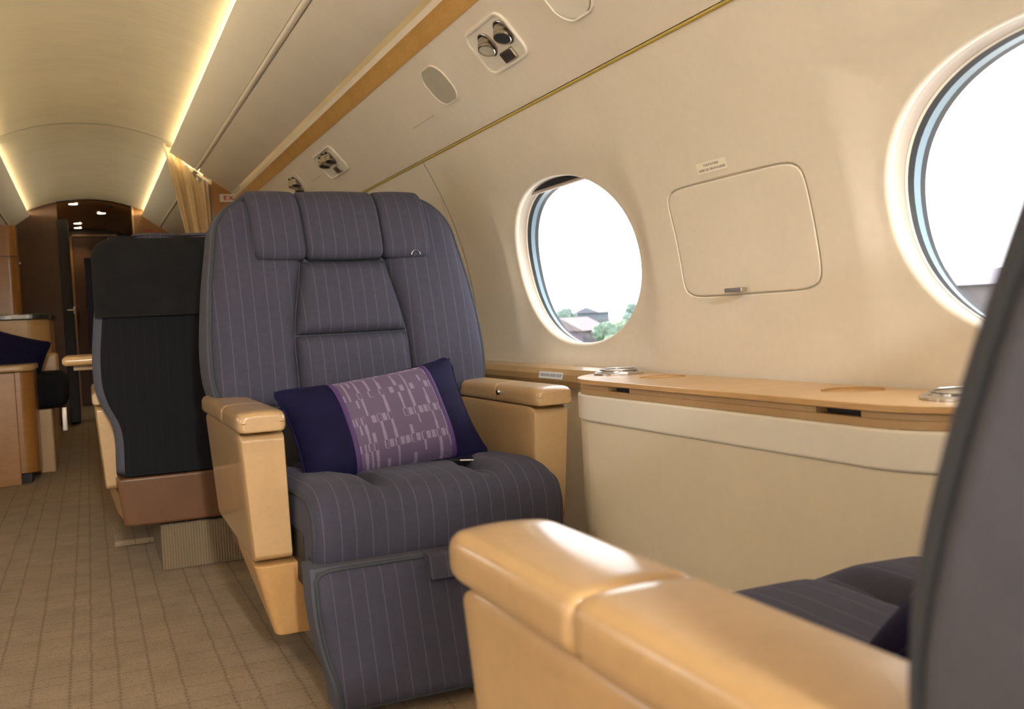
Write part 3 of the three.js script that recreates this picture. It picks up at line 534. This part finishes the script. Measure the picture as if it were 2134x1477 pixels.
  // rear cover and head flap
  mesh('rear_cover', mv(surf(30, 40, (u, v) => { const y = lerp(0.298, 1.03, v), w = hwTop(y) - 0.022, x = lerp(-w, w, u), k = E1(Math.min(x + w, w - x), 0.02); return [x, y, zRear(y) - 0.012 * k, x, y]; }, dense)), M.fabricDark, back);
  if (opt.flap) mesh('head_flap', mv(surf(60, 30, (u, v) => { // cloth pulled over the top, hanging down the rear and round the sides
    const y = lerp(0.815, 1.071, dense(Math.min(1, v * 0.97 + 0.03))), g = Math.min(y, 1.0655), ts = clamp((g - 1.005) / 0.062), hw = 0.350 - 0.062 * (1 - Math.sqrt(Math.max(0, 1 - ts * ts))), t = clamp((g - 1.03) / 0.036), sh = 0.028 * (1 - Math.sqrt(Math.max(0, 1 - t * t)));
    const zr = zRear(g) + sh - 0.024, zs = lerp(zRear(g), zFront(g), 0.55), r = 0.04, L1 = zs - zr - r, L2 = 2 * (hw - r), A = r * Math.PI / 2, T = 2 * L1 + L2 + 2 * A; let q = u * T, x, z;
    if (q < L1) { x = hw; z = zs - q; } else if ((q -= L1) < A) { const a = q / r; x = hw - r + r * Math.cos(a); z = zr + r - r * Math.sin(a); } else if ((q -= A) < L2) { x = hw - r - q; z = zr; } else if ((q -= L2) < A) { const a = q / r; x = -hw + r - r * Math.sin(a); z = zr + r - r * Math.cos(a); } else { q -= A; x = -hw; z = zr + r + q; }
    const k = smooth(0.30, 0.36, Math.abs(x)), w = (0.004 * Math.sin(x * 19 + y * 30) + 0.002 * Math.sin(x * 53)) * (1 - v) * (1 - k); return [x, y, z - w - (v < 0.04 ? 0.003 : 0), x, y];
  })), M.flap, back).userData.label = 'dark cloth flap over the head of the seat';
  if (opt.recline) back.rotation.x = -opt.recline;
  if (opt.backShift) back.position.z += opt.backShift;
  if (opt.scaleBack) back.scale.y = opt.scaleBack;
  return c;
}
const chairA = makeChair('grey pinstripe club chair with a head pad hook, a lap belt and a navy pillow', { hook: true });
chairA.position.set(0.629, 0, -2.25);
const chairB = makeChair('grey club chair seen from behind, with a dark flap over its back', { recline: 0.03, scaleBack: 0.915, plate: true, flap: true });
chairB.position.set(0.372, 0, -3.465); chairB.rotation.y = Math.PI;
const chairC = makeChair('grey pinstripe club chair with a glossy tan armrest, facing the chair with the lap belt', { recline: 0.095, backShift: 0.018, armDrop: 0.010, seatLift: 0.008 });
chairC.position.set(0.634, 0, -0.445); chairC.rotation.y = Math.PI;
// lap belt on the first chair
{ const b = mesh('lap_belt', rbox(-0.02, 0.02, -0.002, 0.002, -0.06, 0.06, 0.0015, 1), M.black, chairA); b.position.set(0.10, 0.398, 0.16); b.rotation.y = 0.9;
  const k = mesh('buckle_tongue', rbox(-0.022, 0.022, -0.003, 0.003, 0.05, 0.10, 0.002, 1), M.steel, b); k.userData.label = 'steel buckle tongue'; }

// ---------------------------------------------------------------- pillows
const bandTex = (() => { // mauve cloth with a broken woven lattice in pale thread
  const C = 16, q = []; for (let i = 0; i < C * C; i++) q.push(rnd());
  return tex(512, (x, y) => {
    const gx = x / 512 * 18, gy = y / 512 * 12, ix = Math.floor(gx), iy = Math.floor(gy), fx = gx - ix, fy = gy - iy, r = q[(iy * 18 + ix) % q.length], r2 = q[(ix * 7 + 3) % q.length], rr = q[(iy * 5 + 1) % q.length];
    const col = Math.abs(fx - 0.5) < 0.10 + 0.22 * r && (ix + (r2 > 0.5 ? 1 : 0)) % 2 === 0, row = Math.abs(fy - 0.5) < 0.42 && (iy + 1) % 3 === 0 && r > 0.35;
    const on = (col && r > 0.18) !== (row && fx < 0.75) , hatch = ((x + (y >> 1)) >> 1) % 3 !== 0; const n = 0.9 + 0.2 * rnd();
    const c = on && hatch ? [0.28, 0.235, 0.35] : [0.098, 0.070, 0.132]; return c.map((v) => toS(v * n));
  }, 1);
})();
bandTex.repeat.set(1, 1);
M.band = PH({ map: bandTex, roughness: 0.7, sheen: 0.3, sheenColor: lin(0.5, 0.4, 0.6), bumpMap: weaveBump, bumpScale: 0.0002 });
const PWH = [0.220, 0.130, 0.064];
const pillowAt = (u, v, s, lift = 0) => {
  const x = PWH[0] * u * (1 - 0.07 * (1 - v * v) * Math.abs(u)), y = PWH[1] * v * (1 - 0.11 * (1 - u * u) * Math.abs(v)), b = Math.pow((1 - Math.pow(Math.abs(u), 3.2)) * (1 - Math.pow(Math.abs(v), 2.6)), 0.62);
  const dent = 0.006 * Math.sin(u * 5 + v * 2) * b * (1 - b); return [x, y, s * (PWH[2] * b + lift + dent)];
};
function makePillow(label, plain) {
  const g = group('throw_pillow'); tag(g, label, 'pillow');
  const side = (s) => surf(56, 40, (u, v) => { const a = (u * 2 - 1), b = (v * 2 - 1); const p = pillowAt(a, b, s); return [p[0], p[1], p[2], p[0], p[1]]; }, dense, dense);
  mesh('cover', mergeGeometries([side(1), side(-1)]), M.navy, g);
  const rim = []; const e = [[-1, -1], [1, -1], [1, 1], [-1, 1]]; for (let k = 0; k < 4; k++) for (let i = 0; i < 14; i++) { const a = e[k], b = e[(k + 1) % 4], t = 0.03 + i / 14 * 0.94; const p = pillowAt(lerp(a[0], b[0], t), lerp(a[1], b[1], t), 1); rim.push(p); }
  mesh('piping', tube(rim, 0.0042, true, 240), M.navy, g);
  if (plain) return g;
  const u0 = -0.46, u1 = 0.60, band = (s) => surf(40, 48, (u, v) => { const p = pillowAt(lerp(u0, u1, u), lerp(-0.995, 0.995, v), s, 0.0018); return [p[0], p[1], p[2], u, v]; });
  const bd = mesh('woven_band', mergeGeometries([band(1), band(-1)]), M.band, g); bd.userData.label = 'mauve band woven with a pale lattice';
  for (const uu of [u0, u1]) mesh('band_piping', mergeGeometries([1, -1].map((s) => surf(6, 60, (u, v) => { const b = lerp(-0.995, 0.995, v), a = u * Math.PI, p = pillowAt(uu + (u - 0.5) * 0.055, b, s, 0.0018 + 0.003 * Math.sin(a)); return [p[0], p[1], p[2], u, v]; }))), M.purple, bd);
  return g;
}
const pilA = makePillow('navy pillow with a woven mauve band lying on the lap belt');
pilA.position.set(0.606, 0.490, -2.125); pilA.rotation.set(-0.52, 0.03, 0.125, 'YXZ');
const pilC = makePillow('navy pillow tucked behind the chair back with the glossy tan armrest');
pilC.position.set(0.735, 0.472, -0.505); pilC.rotation.set(-0.85, Math.PI, 0.04, 'YXZ');

// ---------------------------------------------------------------- overhead service units
function rrShape(w, h, r) { const s = new THREE.Shape(); s.moveTo(-w + r, -h); s.lineTo(w - r, -h); s.absarc(w - r, -h + r, r, -Math.PI / 2, 0); s.lineTo(w, h - r); s.absarc(w - r, h - r, r, 0, Math.PI / 2); s.lineTo(-w + r, h); s.absarc(-w + r, h - r, r, Math.PI / 2, Math.PI); s.lineTo(-w, -h + r); s.absarc(-w + r, -h + r, r, Math.PI, Math.PI * 1.5); return s; }
const ext = (s, d, b, seg = 3) => new THREE.ExtrudeGeometry(s, { depth: d, bevelEnabled: b > 0, bevelSize: b, bevelThickness: b, bevelSegments: seg, bevelOffset: -b, curveSegments: 16 });
const crisp = (g) => toCreasedNormals(g, 0.45);
function spotUnit(parent, x, y, tilt, name, lens) { // ribbed metal cup tilted in a round opening
  const lathe = (p, n = 48) => { const g = new THREE.LatheGeometry(p.map((q) => new THREE.Vector2(...q)), n); g.rotateX(Math.PI / 2); return crisp(g); };
  const r = mesh(name, lathe([[0.0300, 0.000], [0.0310, 0.003], [0.0285, 0.004], [0.0275, 0.000]]), M.nickel, parent); r.position.set(x, y, 0.003);
  const hole = new THREE.CylinderGeometry(0.0278, 0.0278, 0.001, 40); hole.rotateX(Math.PI / 2); mesh('socket', boxUV(hole), M.gasket, r);
  const bb = mesh('barrel', lathe([[0.0235, -0.006], [0.0235, 0.004], [0.0222, 0.005], [0.0222, 0.012], [0.0210, 0.013], [0.0210, 0.019], [0.0185, 0.020], [0.0180, 0.016]]), M.nickel, r); bb.rotation.set(tilt, 0.25, 0);
  const l = new THREE.CylinderGeometry(0.0182, 0.0182, 0.002, 32); l.rotateX(Math.PI / 2); l.translate(0, 0, 0.0165); const ll = mesh('lens', boxUV(l), lens ? M.mint : M.gasket, r); ll.rotation.set(tilt, 0.25, 0);
  return r;
}
function serviceUnit(label, s, z, hw, hh, spots) {
  const u = group('service_unit'); tag(u, label, 'service unit'); onValance(u, s, z);
  const fr = rrShape(hw, hh, 0.032); const hole = rrShape(hw - 0.007, hh - 0.007, 0.026); fr.holes.push(new THREE.Path(hole.getPoints(16)));
  mesh('bezel', boxUV(ext(fr, 0.0045, 0.002)), M.plastic, u);
  mesh('tray', boxUV(ext(rrShape(hw - 0.0065, hh - 0.0065, 0.026), 0.0022, 0)), M.plastic, u);
  for (const [x, y, t, lens] of spots) spotUnit(u, x, y, t, lens ? 'reading_light' : 'air_nozzle', lens);
  const b = mesh('call_button', boxUV(ext(rrShape(0.030, 0.014, 0.005), 0.005, 0.002)), M.nickel, u); b.position.set(sgn * 0.026, -hh * 0.60, 0.003);
  mesh('button_face', boxUV(ext(rrShape(0.017, 0.0075, 0.002), 0.002, 0.0005)), M.steel, b).position.z = 0.0042;
  for (const x of [-0.007, 0.007]) mesh('button_mark', boxUV(ext(rrShape(0.0025, 0.005, 0.001), 0.001, 0)), M.gasket, b).position.set(x, 0, 0.0065);
  return u;
}
const sgn = onValance(new THREE.Group(), 0, 0);
serviceUnit('overhead unit with two separate metal lamps and a button, next to the blank oval cover', 0.158, -2.060, 0.108, 0.060, [[sgn * -0.026, 0.010, 0.5, 1], [sgn * 0.070, 0.012, 0.5, 0]]);
serviceUnit('overhead unit with three crowded metal lamps and a button in a large frame', 0.158, -3.71, 0.145, 0.058, [[sgn * -0.055, 0.016, 0.7, 0], [sgn * 0.0, 0.02, 0.7, 1], [sgn * 0.055, 0.016, 0.7, 0]]);
{ const u = group('service_unit'); tag(u, 'small overhead cluster of metal lamps near the exit sign', 'service unit'); onValance(u, 0.170, -4.33);
  mesh('tray', boxUV(ext(rrShape(0.11, 0.048, 0.03), 0.002, 0)), M.plastic, u); spotUnit(u, -0.035, 0.01, 0.7, 'reading_light', 1); spotUnit(u, 0.03, 0.006, 0.7, 'air_nozzle', 0); spotUnit(u, 0.0, -0.022, 0.7, 'air_nozzle', 0); }
{ const u = group('access_cover'); tag(u, 'blank grey green oval cover in the overhead panel', 'cover'); onValance(u, 0.157, -2.455); const sh = rrShape(0.068, 0.054, 0.045); const rim = rrShape(0.072, 0.058, 0.049); rim.holes.push(new THREE.Path(sh.getPoints(16)));
  mesh('rim', boxUV(ext(rim, 0.0022, 0.001)), M.valance, u); mesh('plate', boxUV(ext(sh, 0.0012, 0)), M.mint, u); }
{ const u = group('ceiling_cup'); tag(u, 'recessed white oval cup in the overhead panel next to the two-lamp unit', 'cup'); onValance(u, 0.165, -1.700); const sh = rrShape(0.072, 0.058, 0.05); const rim = rrShape(0.077, 0.063, 0.055); rim.holes.push(new THREE.Path(sh.getPoints(16)));
  mesh('rim', boxUV(ext(rim, 0.004, 0.0018)), M.plastic, u);
  mesh('bowl', surf(40, 8, (a, v) => { const k = 1 - v * 0.98, w = a * Math.PI * 2; return [0.074 * k * Math.cos(w), 0.060 * k * Math.sin(w), 0.003 - 0.0015 * Math.sin(v * Math.PI / 2)]; }), M.plastic, u); }
// thin scored lines and a small hatch on the panel
for (const [s, z, L] of [[0.098, -2.71, 0.19], [0.14, -4.02, 0.15]]) { const u = mesh('panel_latch', rbox(-L / 2, L / 2, -0.0008, 0.0008, 0, 0.0012, 0.0004, 1), M.shadedCream); onValance(u, s, z); tag(u, s < 0.1 ? 'thin flush latch line below the oval cover' : 'thin flush latch line beside the crowded lamp unit', 'latch'); }

// ---------------------------------------------------------------- curtain, exit sign, wooden bulkheads
{
  const c = group('curtain'); tag(c, 'gathered tan curtain hanging from the ceiling arch', 'curtain');
  const topY = (x) => lerp(1.785, 1.545, clamp((x - 0.455) / 0.26)) - 0.05 * smooth(0.52, 0.60, x) * smooth(0.70, 0.62, x);
  mesh('cloth', surf(160, 50, (u, v) => {
    const y0 = 0.06, xT = lerp(0.452, 0.702, u), yT = topY(xT) + 0.006 * Math.sin(u * 60), y = lerp(yT, y0, v), k = (1.79 - y) / 1.7; const q = Math.pow(u, 1.0);
    const xl = 0.452 + 0.10 * Math.min(1, k / 0.34) + 0.01 * k, xr = lerp(0.702, 0.700, k), x = lerp(xl, xr, q);
    return [x, y, ZCURT - 0.055 + 0.030 * Math.sin(q * 17 + 0.5 * Math.sin(v * 3)) * (0.6 + 0.4 * v) + 0.007 * Math.sin(q * 41 + 1), x * 1.4, y];
  }), M.curtain, c);
  mesh('header_gliders', mergeGeometries([...Array(8)].map((_, i) => { const x = 0.462 + i * 0.032; return rbox(x, x + 0.008, topY(x) - 0.004, topY(x) + 0.018, ZCURT - 0.062, ZCURT - 0.046, 0.002, 1); })), M.plastic, c);
}
{ // right bulkhead beside the curtain follows the ceiling profile
  const prof = [[0.704, 0], [1.0, 0], [1.10, 0.25], [1.165, 0.5], [1.17, 0.75], [1.13, 1.0], [1.02, 1.22], [0.85, 1.44], [0.80, 1.52], [0.704, 1.59]];
  const s = new THREE.Shape(prof.map((p) => new THREE.Vector2(...p))); const g = new THREE.ExtrudeGeometry(s, { depth: 0.03, bevelEnabled: false }); g.translate(0, 0, ZCURT - 0.07);
  struct('wall_bulkhead', boxUV(g), M.woodShaded, 'honey wood bulkhead beside the curtain');
  const m = S({ map: textTex(384, 128, '#d8d3cf', '#b01822', ['EXIT'], 'bold 108px sans-serif', 1.3), roughness: 0.5 });
  const e = mesh('exit_sign', rbox(0.742, 0.885, 1.458, 1.503, ZCURT - 0.041, ZCURT - 0.030, 0.002, 1), M.plastic); tag(e, 'small exit sign with red capitals on the wood beside the curtain', 'sign');
  const f = mesh('sign_face', surf(1, 1, (u, v) => [lerp(0.744, 0.883, u), lerp(1.460, 1.501, v), ZCURT - 0.0295, u, v]), m, e);
}
const ZV = -8.75;
{ // far bulkhead: right leaf, left leaf, header
  const right = [[0.415, 0], [1.0, 0], [1.10, 0.25], [1.165, 0.5], [1.17, 0.75], [1.13, 1.0], [1.04, 1.25], [0.84, 1.50], [0.52, 1.785], [0.415, 1.825]];
  const left = [[-0.17, 0], [-0.17, 1.90], [-0.32, 1.835], [-0.43, 1.76], [-0.75, 1.48], [-0.93, 1.25], [-1.03, 1.0], [-1.06, 0.7], [-1.0, 0.25], [-0.88, 0]];
  const ex = (p, z, t) => { const g = new THREE.ExtrudeGeometry(new THREE.Shape(p.map((q) => new THREE.Vector2(...q))), { depth: t, bevelEnabled: false }); g.translate(0, 0, z); return boxUV(g); };
  struct('wall_far_right', ex(right, ZV - 0.04, 0.04), M.woodShaded, 'honey wood bulkhead right of the vestibule');
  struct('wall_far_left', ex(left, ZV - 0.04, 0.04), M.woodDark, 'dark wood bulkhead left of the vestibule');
  struct('trim_16', rbox(0.405, 0.418, 0, 1.835, ZV - 0.05, ZV + 0.008, 0.003, 2), M.woodPale, 'pale edge of the vestibule opening');
  const post = mesh('open_door_edge', rbox(-0.172, -0.095, 0.02, 1.70, ZV - 0.55, ZV + 0.02, 0.006, 2), M.black); tag(post, 'black edge of the folded door at the vestibule', 'door');
  const hn = mesh('latch', rbox(-0.094, -0.084, 0.92, 0.98, ZV - 0.02, ZV + 0.03, 0.003, 1), M.steel, post); mesh('lever', tube([[-0.09, 0.95, ZV + 0.02], [-0.09, 0.95, ZV + 0.06], [-0.14, 0.952, ZV + 0.065]], 0.006), M.steel, hn);
  // vestibule box
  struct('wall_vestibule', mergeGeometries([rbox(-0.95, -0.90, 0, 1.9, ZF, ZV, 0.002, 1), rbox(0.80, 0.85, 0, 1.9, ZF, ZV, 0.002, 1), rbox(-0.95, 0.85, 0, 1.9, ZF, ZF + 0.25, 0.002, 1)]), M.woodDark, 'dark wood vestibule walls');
  struct('ceiling_vestibule', vault(ZF, ZV - 0.001).translate(0, -0.012, 0), M.woodShaded, 'vestibule ceiling with dimness put into its colour');  // dark wood colour stands in for the weak light on this ceiling
  const d = group('door_1'); d.userData.kind = 'structure'; const ze = ZF + 0.252;
  mesh('frame', mergeGeometries([rbox(-0.12, -0.09, 0, 1.80, ze, ze + 0.03, 0.004, 1), rbox(0.345, 0.375, 0, 1.80, ze, ze + 0.03, 0.004, 1), rbox(-0.12, 0.375, 1.775, 1.80, ze, ze + 0.03, 0.004, 1)]), M.woodShaded, d);
  mesh('leaf', rbox(-0.088, 0.343, 0.02, 1.772, ze, ze + 0.012, 0.003, 1), M.woodDark, d);
  mesh('handle', tube([[-0.07, 1.05, ze + 0.012], [-0.07, 1.05, ze + 0.045], [-0.07, 0.90, ze + 0.045], [-0.07, 0.90, ze + 0.012]], 0.007), M.steel, d);
  const bp = mesh('screen', rbox(0.012, 0.40, 0.62, 1.432, -9.42, -9.395, 0.004, 1), M.bluePanel); tag(bp, 'dark blue upright screen panel in the vestibule', 'screen');
  const sg = mesh('notice', rbox(0.485, 0.56, 1.595, 1.612, ZV, ZV + 0.003, 0.001, 1), S({ map: tone([0.42, 0.07, 0.05], 0.2, 0.1), roughness: 0.6 })); tag(sg, 'small red notice on the far wooden bulkhead', 'sign');
  // downlights
  [[-0.044, -8.92], [0.185, -9.55], [-0.022, -10.44]].forEach(([x, z], i) => {
    const y = CYC - 0.012 + Math.sqrt(CR * CR - (x - CX) ** 2);
    const l = group('downlight', x, y - 0.004, z); tag(l, ['lit downlight at the vestibule threshold', 'lit downlight near the right of the vestibule', 'lit downlight before the end door'][i], 'lamp');
    const g = new THREE.LatheGeometry([[0.036, 0.004], [0.036, -0.001], [0.048, -0.003], [0.050, 0.003]].map((p) => new THREE.Vector2(...p)), 40); mesh('trim_ring', g, M.steel, l);
    const b = new THREE.CylinderGeometry(0.036, 0.034, 0.004, 32); mesh('bulb', b, M.lampGlow, l);
    const s = new THREE.SpotLight(lin(1, 0.78, 0.5), 0.35, 0, 0.9, 0.6); s.position.set(0, -0.012, 0); s.target.position.set(0, -1, 0); s.castShadow = true; s.shadow.radius = 1.6; l.add(s, s.target);
  });
  { const x = -0.024, z = -10.86, y = CYC - 0.012 + Math.sqrt(CR * CR - (x - CX) ** 2); const l = group('downlight', x, y - 0.004, z); tag(l, 'lit downlight closest to the end door', 'lamp'); const g = new THREE.LatheGeometry([[0.036, 0.004], [0.036, -0.001], [0.048, -0.003], [0.050, 0.003]].map((p) => new THREE.Vector2(...p)), 40); mesh('trim_ring', g, M.steel, l); mesh('bulb', new THREE.CylinderGeometry(0.036, 0.034, 0.004, 32), M.lampGlow, l);
    const s = new THREE.SpotLight(lin(1, 0.78, 0.5), 0.35, 0, 0.9, 0.6); s.position.set(0, -0.012, 0); s.target.position.set(0, -1, 0); s.castShadow = true; s.shadow.radius = 1.6; l.add(s, s.target); }
  const sp = group('smoke_detector', 0.245, 1.842, -8.98); tag(sp, 'small dark ceiling fitting beside the downlights', 'fitting'); mesh('dome', new THREE.LatheGeometry([[0, -0.018], [0.014, -0.016], [0.022, -0.006], [0.034, 0], [0.034, 0.006]].map((p) => new THREE.Vector2(...p)), 32), M.gasket, sp);
}

// ---------------------------------------------------------------- left side furniture far down the aisle
{
  const round = (z0, z1, x0, x1, r) => { const p = [[z0, x0], [z0, x1]]; for (let i = 0; i <= 12; i++) { const a = i / 12 * Math.PI / 2; p.push([z1 - r + r * Math.sin(a), x1 - r + r * Math.cos(a)]); } p.splice(1, 1, [z0, x1]); p.push([z1, x0]); return p; };
  const e = group('end_cabinet'); tag(e, 'low wooden cabinet with a rounded corner and pale rail beside the aisle', 'cabinet');
  mesh('body', plan(round(-5.72, -5.38, -0.80, -0.262, 0.07), 0.055, 0.565, [], 0.003), M.woodShaded, e);
  mesh('end_panel', rbox(-0.80, -0.345, 0.0, 0.563, -5.39, -5.365, 0.004, 2), M.woodShaded, e);
  mesh('top_rail', plan(round(-5.73, -5.35, -0.81, -0.252, 0.07), 0.566, 0.600, [], 0.010), M.leather, e);
  mesh('kick_plate', rbox(-0.80, -0.30, 0, 0.056, -5.70, -5.42, 0.002, 1), M.black, e);
  const s = group('divan'); tag(s, 'dark divan seat behind the low wooden cabinet', 'divan');
  mesh('seat_cushion', rbox(-0.80, -0.115, 0.345, 0.54, -6.22, -5.74, 0.06, 5), M.fabricDark, s);
  mesh('base', rbox(-0.80, -0.20, 0.0, 0.345, -6.20, -5.75, 0.01, 2), M.leather, s);
  mesh('backrest', rbox(-0.86, -0.72, 0.5, 0.95, -6.22, -5.74, 0.05, 4), M.fabricDark, s);
  const ar = mesh('armrest', rbox(-0.60, -0.165, 0.40, 0.64, -6.36, -6.23, 0.02, 3), M.leather, s); mesh('chrome_foot', rbox(-0.165, -0.135, 0.19, 0.33, -6.10, -6.07, 0.004, 1), M.steel, s);
  const p = makePillow('dark navy pillow propped on the divan behind the low wooden cabinet', true); p.position.set(-0.43, 0.655, -5.86); p.rotation.set(-0.25, 0.2, -0.35, 'YXZ');
  const gc = group('galley_counter'); tag(gc, 'pale wooden counter with a dark stone top', 'counter');
  const zr = (d) => round(-7.4, -6.50 + d, -0.80, -0.21 + d, 0.14);
  mesh('body', plan(zr(0), 0.0, 0.845, [], 0.002), M.woodPale, gc); mesh('stone_top', plan(zr(0.015), 0.846, 0.880, [], 0.006), M.stone, gc);
  const tc = group('tall_cabinet'); tag(tc, 'tall wooden cabinet standing on the stone counter', 'cabinet');
  mesh('body', plan(round(-6.78, -6.62, -0.80, -0.365, 0.05), 0.881, 1.43, [], 0.003), M.woodShaded, tc);
  mesh('door_gap', rbox(-0.80, -0.364, 1.238, 1.241, -6.64, -6.618, 0.001, 1), M.gasket, tc); mesh('knob', new THREE.SphereGeometry(0.010, 16, 12).translate(-0.362, 1.20, -6.72), M.steel, tc);
}
{ // fold out table beyond the second chair
  const t = group('folding_table'); tag(t, 'pale folded out table edge beyond the chair seen from behind', 'table');
  mesh('table_top', rbox(-0.098, 1.125, 0.612, 0.648, -4.55, -4.10, 0.016, 4), M.woodPale, t);
  mesh('bracket', rbox(-0.06, 1.125, 0.590, 0.612, -4.40, -4.20, 0.004, 1), M.leather, t);
}
// ---------------------------------------------------------------- outside
{
  const gm = S({ map: tone([0.16, 0.205, 0.13], 0.35, 9, N8, N16), roughness: 1 });
  struct('apron', rbox(-34, 24, -1.96, -1.93, -46, 60, 0.001, 1), S({ map: tone([0.58, 0.57, 0.545], 0.10, 4, N8, N16), roughness: 0.95 }), 'unseen concrete apron added to bounce daylight into the cabin');  // out of view, added to reflect daylight up through the windows
  struct('taxiway', rbox(24.5, 200, -1.96, -1.935, -58, -48, 0.001, 1), S({ map: tone([0.36, 0.36, 0.35], 0.12, 4, N8, N16), roughness: 0.95 }), 'pale taxiway in the field');
  const ground = struct('ground', rbox(-300, 300, -2.2, -1.95, -300, 300, 0.001, 1), gm, 'pale grassy airfield outside');
  const leaf = [S({ color: lin(0.15, 0.215, 0.165), roughness: 1 }), S({ color: lin(0.165, 0.22, 0.15), roughness: 1 }), S({ color: lin(0.145, 0.205, 0.185), roughness: 1 })];
  const crown = (r, sy) => { const parts = []; for (let i = 0; i < 16; i++) { const g = new THREE.IcosahedronGeometry(r * (0.28 + 0.3 * rnd()), 3), p = g.attributes.position; for (let k = 0; k < p.count; k++) { const w = 1 + 0.16 * Math.sin(p.getX(k) * 9 / r + i) * Math.sin(p.getY(k) * 11 / r) + 0.10 * Math.sin(p.getZ(k) * 23 / r + p.getX(k) * 17 / r); p.setXYZ(k, p.getX(k) * w, p.getY(k) * w, p.getZ(k) * w); } const a = rnd() * 6.28, q = rnd(); g.translate(Math.cos(a) * r * 0.65 * q, (rnd() * 1.1) * r * sy, Math.sin(a) * r * 0.65 * q); parts.push(g); } const g = mergeGeometries(parts); g.computeVertexNormals(); return g; };
  const bushes = [[37.3, -66, 1.2, 1.0, 0], [39.4, -66.8, 1.35, 0.9, 1], [41.6, -65.2, 1.2, 1.5, 2], [34.4, -60, 0.7, 0.8, 1], [36.3, -61, 0.75, 0.8, 0], [38.2, -60.6, 0.7, 0.8, 1], [40.2, -61, 0.8, 0.8, 0], [46.2, -90, 1.4, 1.9, 2], [49.4, -91, 1.2, 1.5, 2], [62, -103, 1.6, 1.6, 2],
    [27.6, -25, 1.0, 1.3, 1], [30.0, -25.4, 1.05, 1.2, 0], [32.4, -25, 1.0, 1.3, 1], [34.9, -26, 1.05, 1.2, 0]];
  bushes.forEach(([x, z, r, sy, k], i) => { const g = group('bush', x, -1.95, z); tag(g, i < 10 ? 'leafy green bush around the red roofed house outside' : 'leafy green bush in front of the long pale shed outside', 'bush', i < 10 ? 'bushes seen through the far window' : 'bushes seen through the near window'); mesh('foliage', crown(r, sy), leaf[k], g); mesh('trunk', new THREE.CylinderGeometry(0.06, 0.09, r, 8).translate(0, r / 2, 0), S({ color: lin(0.1, 0.07, 0.05), roughness: 1 }), g); });
  function house(label, x, z, w, d, h, roofH, wallC, roofC, turn) {
    const g = group('house', x, -1.95, z, turn); tag(g, label, 'house'); const wm = S({ color: lin(...wallC), roughness: 0.9 }), rm = S({ color: lin(...roofC), roughness: 0.9 });
    mesh('walls', rbox(-w / 2, w / 2, 0, h, -d / 2, d / 2, 0.02, 1), wm, g);
    const s = new THREE.Shape([[-d / 2 - 0.3, h], [d / 2 + 0.3, h], [0, h + roofH]].map((p) => new THREE.Vector2(...p))); const r = new THREE.ExtrudeGeometry(s, { depth: w + 0.6, bevelEnabled: false }); r.rotateY(Math.PI / 2); r.translate(-w / 2 - 0.3, 0, 0); mesh('roof', boxUV(r), rm, g);
    for (let i = 0; i < 3; i++) mesh('window_pane', rbox(-w / 2 + (i + 0.5) * w / 3 - 0.3, -w / 2 + (i + 0.5) * w / 3 + 0.3, h * 0.35, h * 0.75, d / 2 - 0.01, d / 2 + 0.03, 0.01, 1), S({ color: lin(0.08, 0.09, 0.11), roughness: 0.3 }), g);
  }
  house('red roofed low house behind the bushes', 37.0, -71, 3.6, 4, 1.2, 1.1, [0.17, 0.13, 0.17], [0.22, 0.17, 0.185], 0.5);
  house('blue grey shed standing beyond the red roofed house', 41.6, -76, 1.8, 2.2, 2.6, 0.5, [0.165, 0.18, 0.23], [0.17, 0.18, 0.23], 0.5);
  house('long pale shed with a shallow grey roof', 34.0, -32.0, 9, 4, 3.0, 0.7, [0.16, 0.135, 0.145], [0.145, 0.135, 0.165], -0.75);
  house('low shed with an orange red wall beside the pale shed', 41.6, -31.0, 3, 3, 3.6, 0.8, [0.21, 0.09, 0.05], [0.21, 0.105, 0.075], -0.75);
}
scene.traverse((o) => { if (o.isMesh) o.castShadow = o.receiveShadow = true; });
renderer.render(scene, camera);
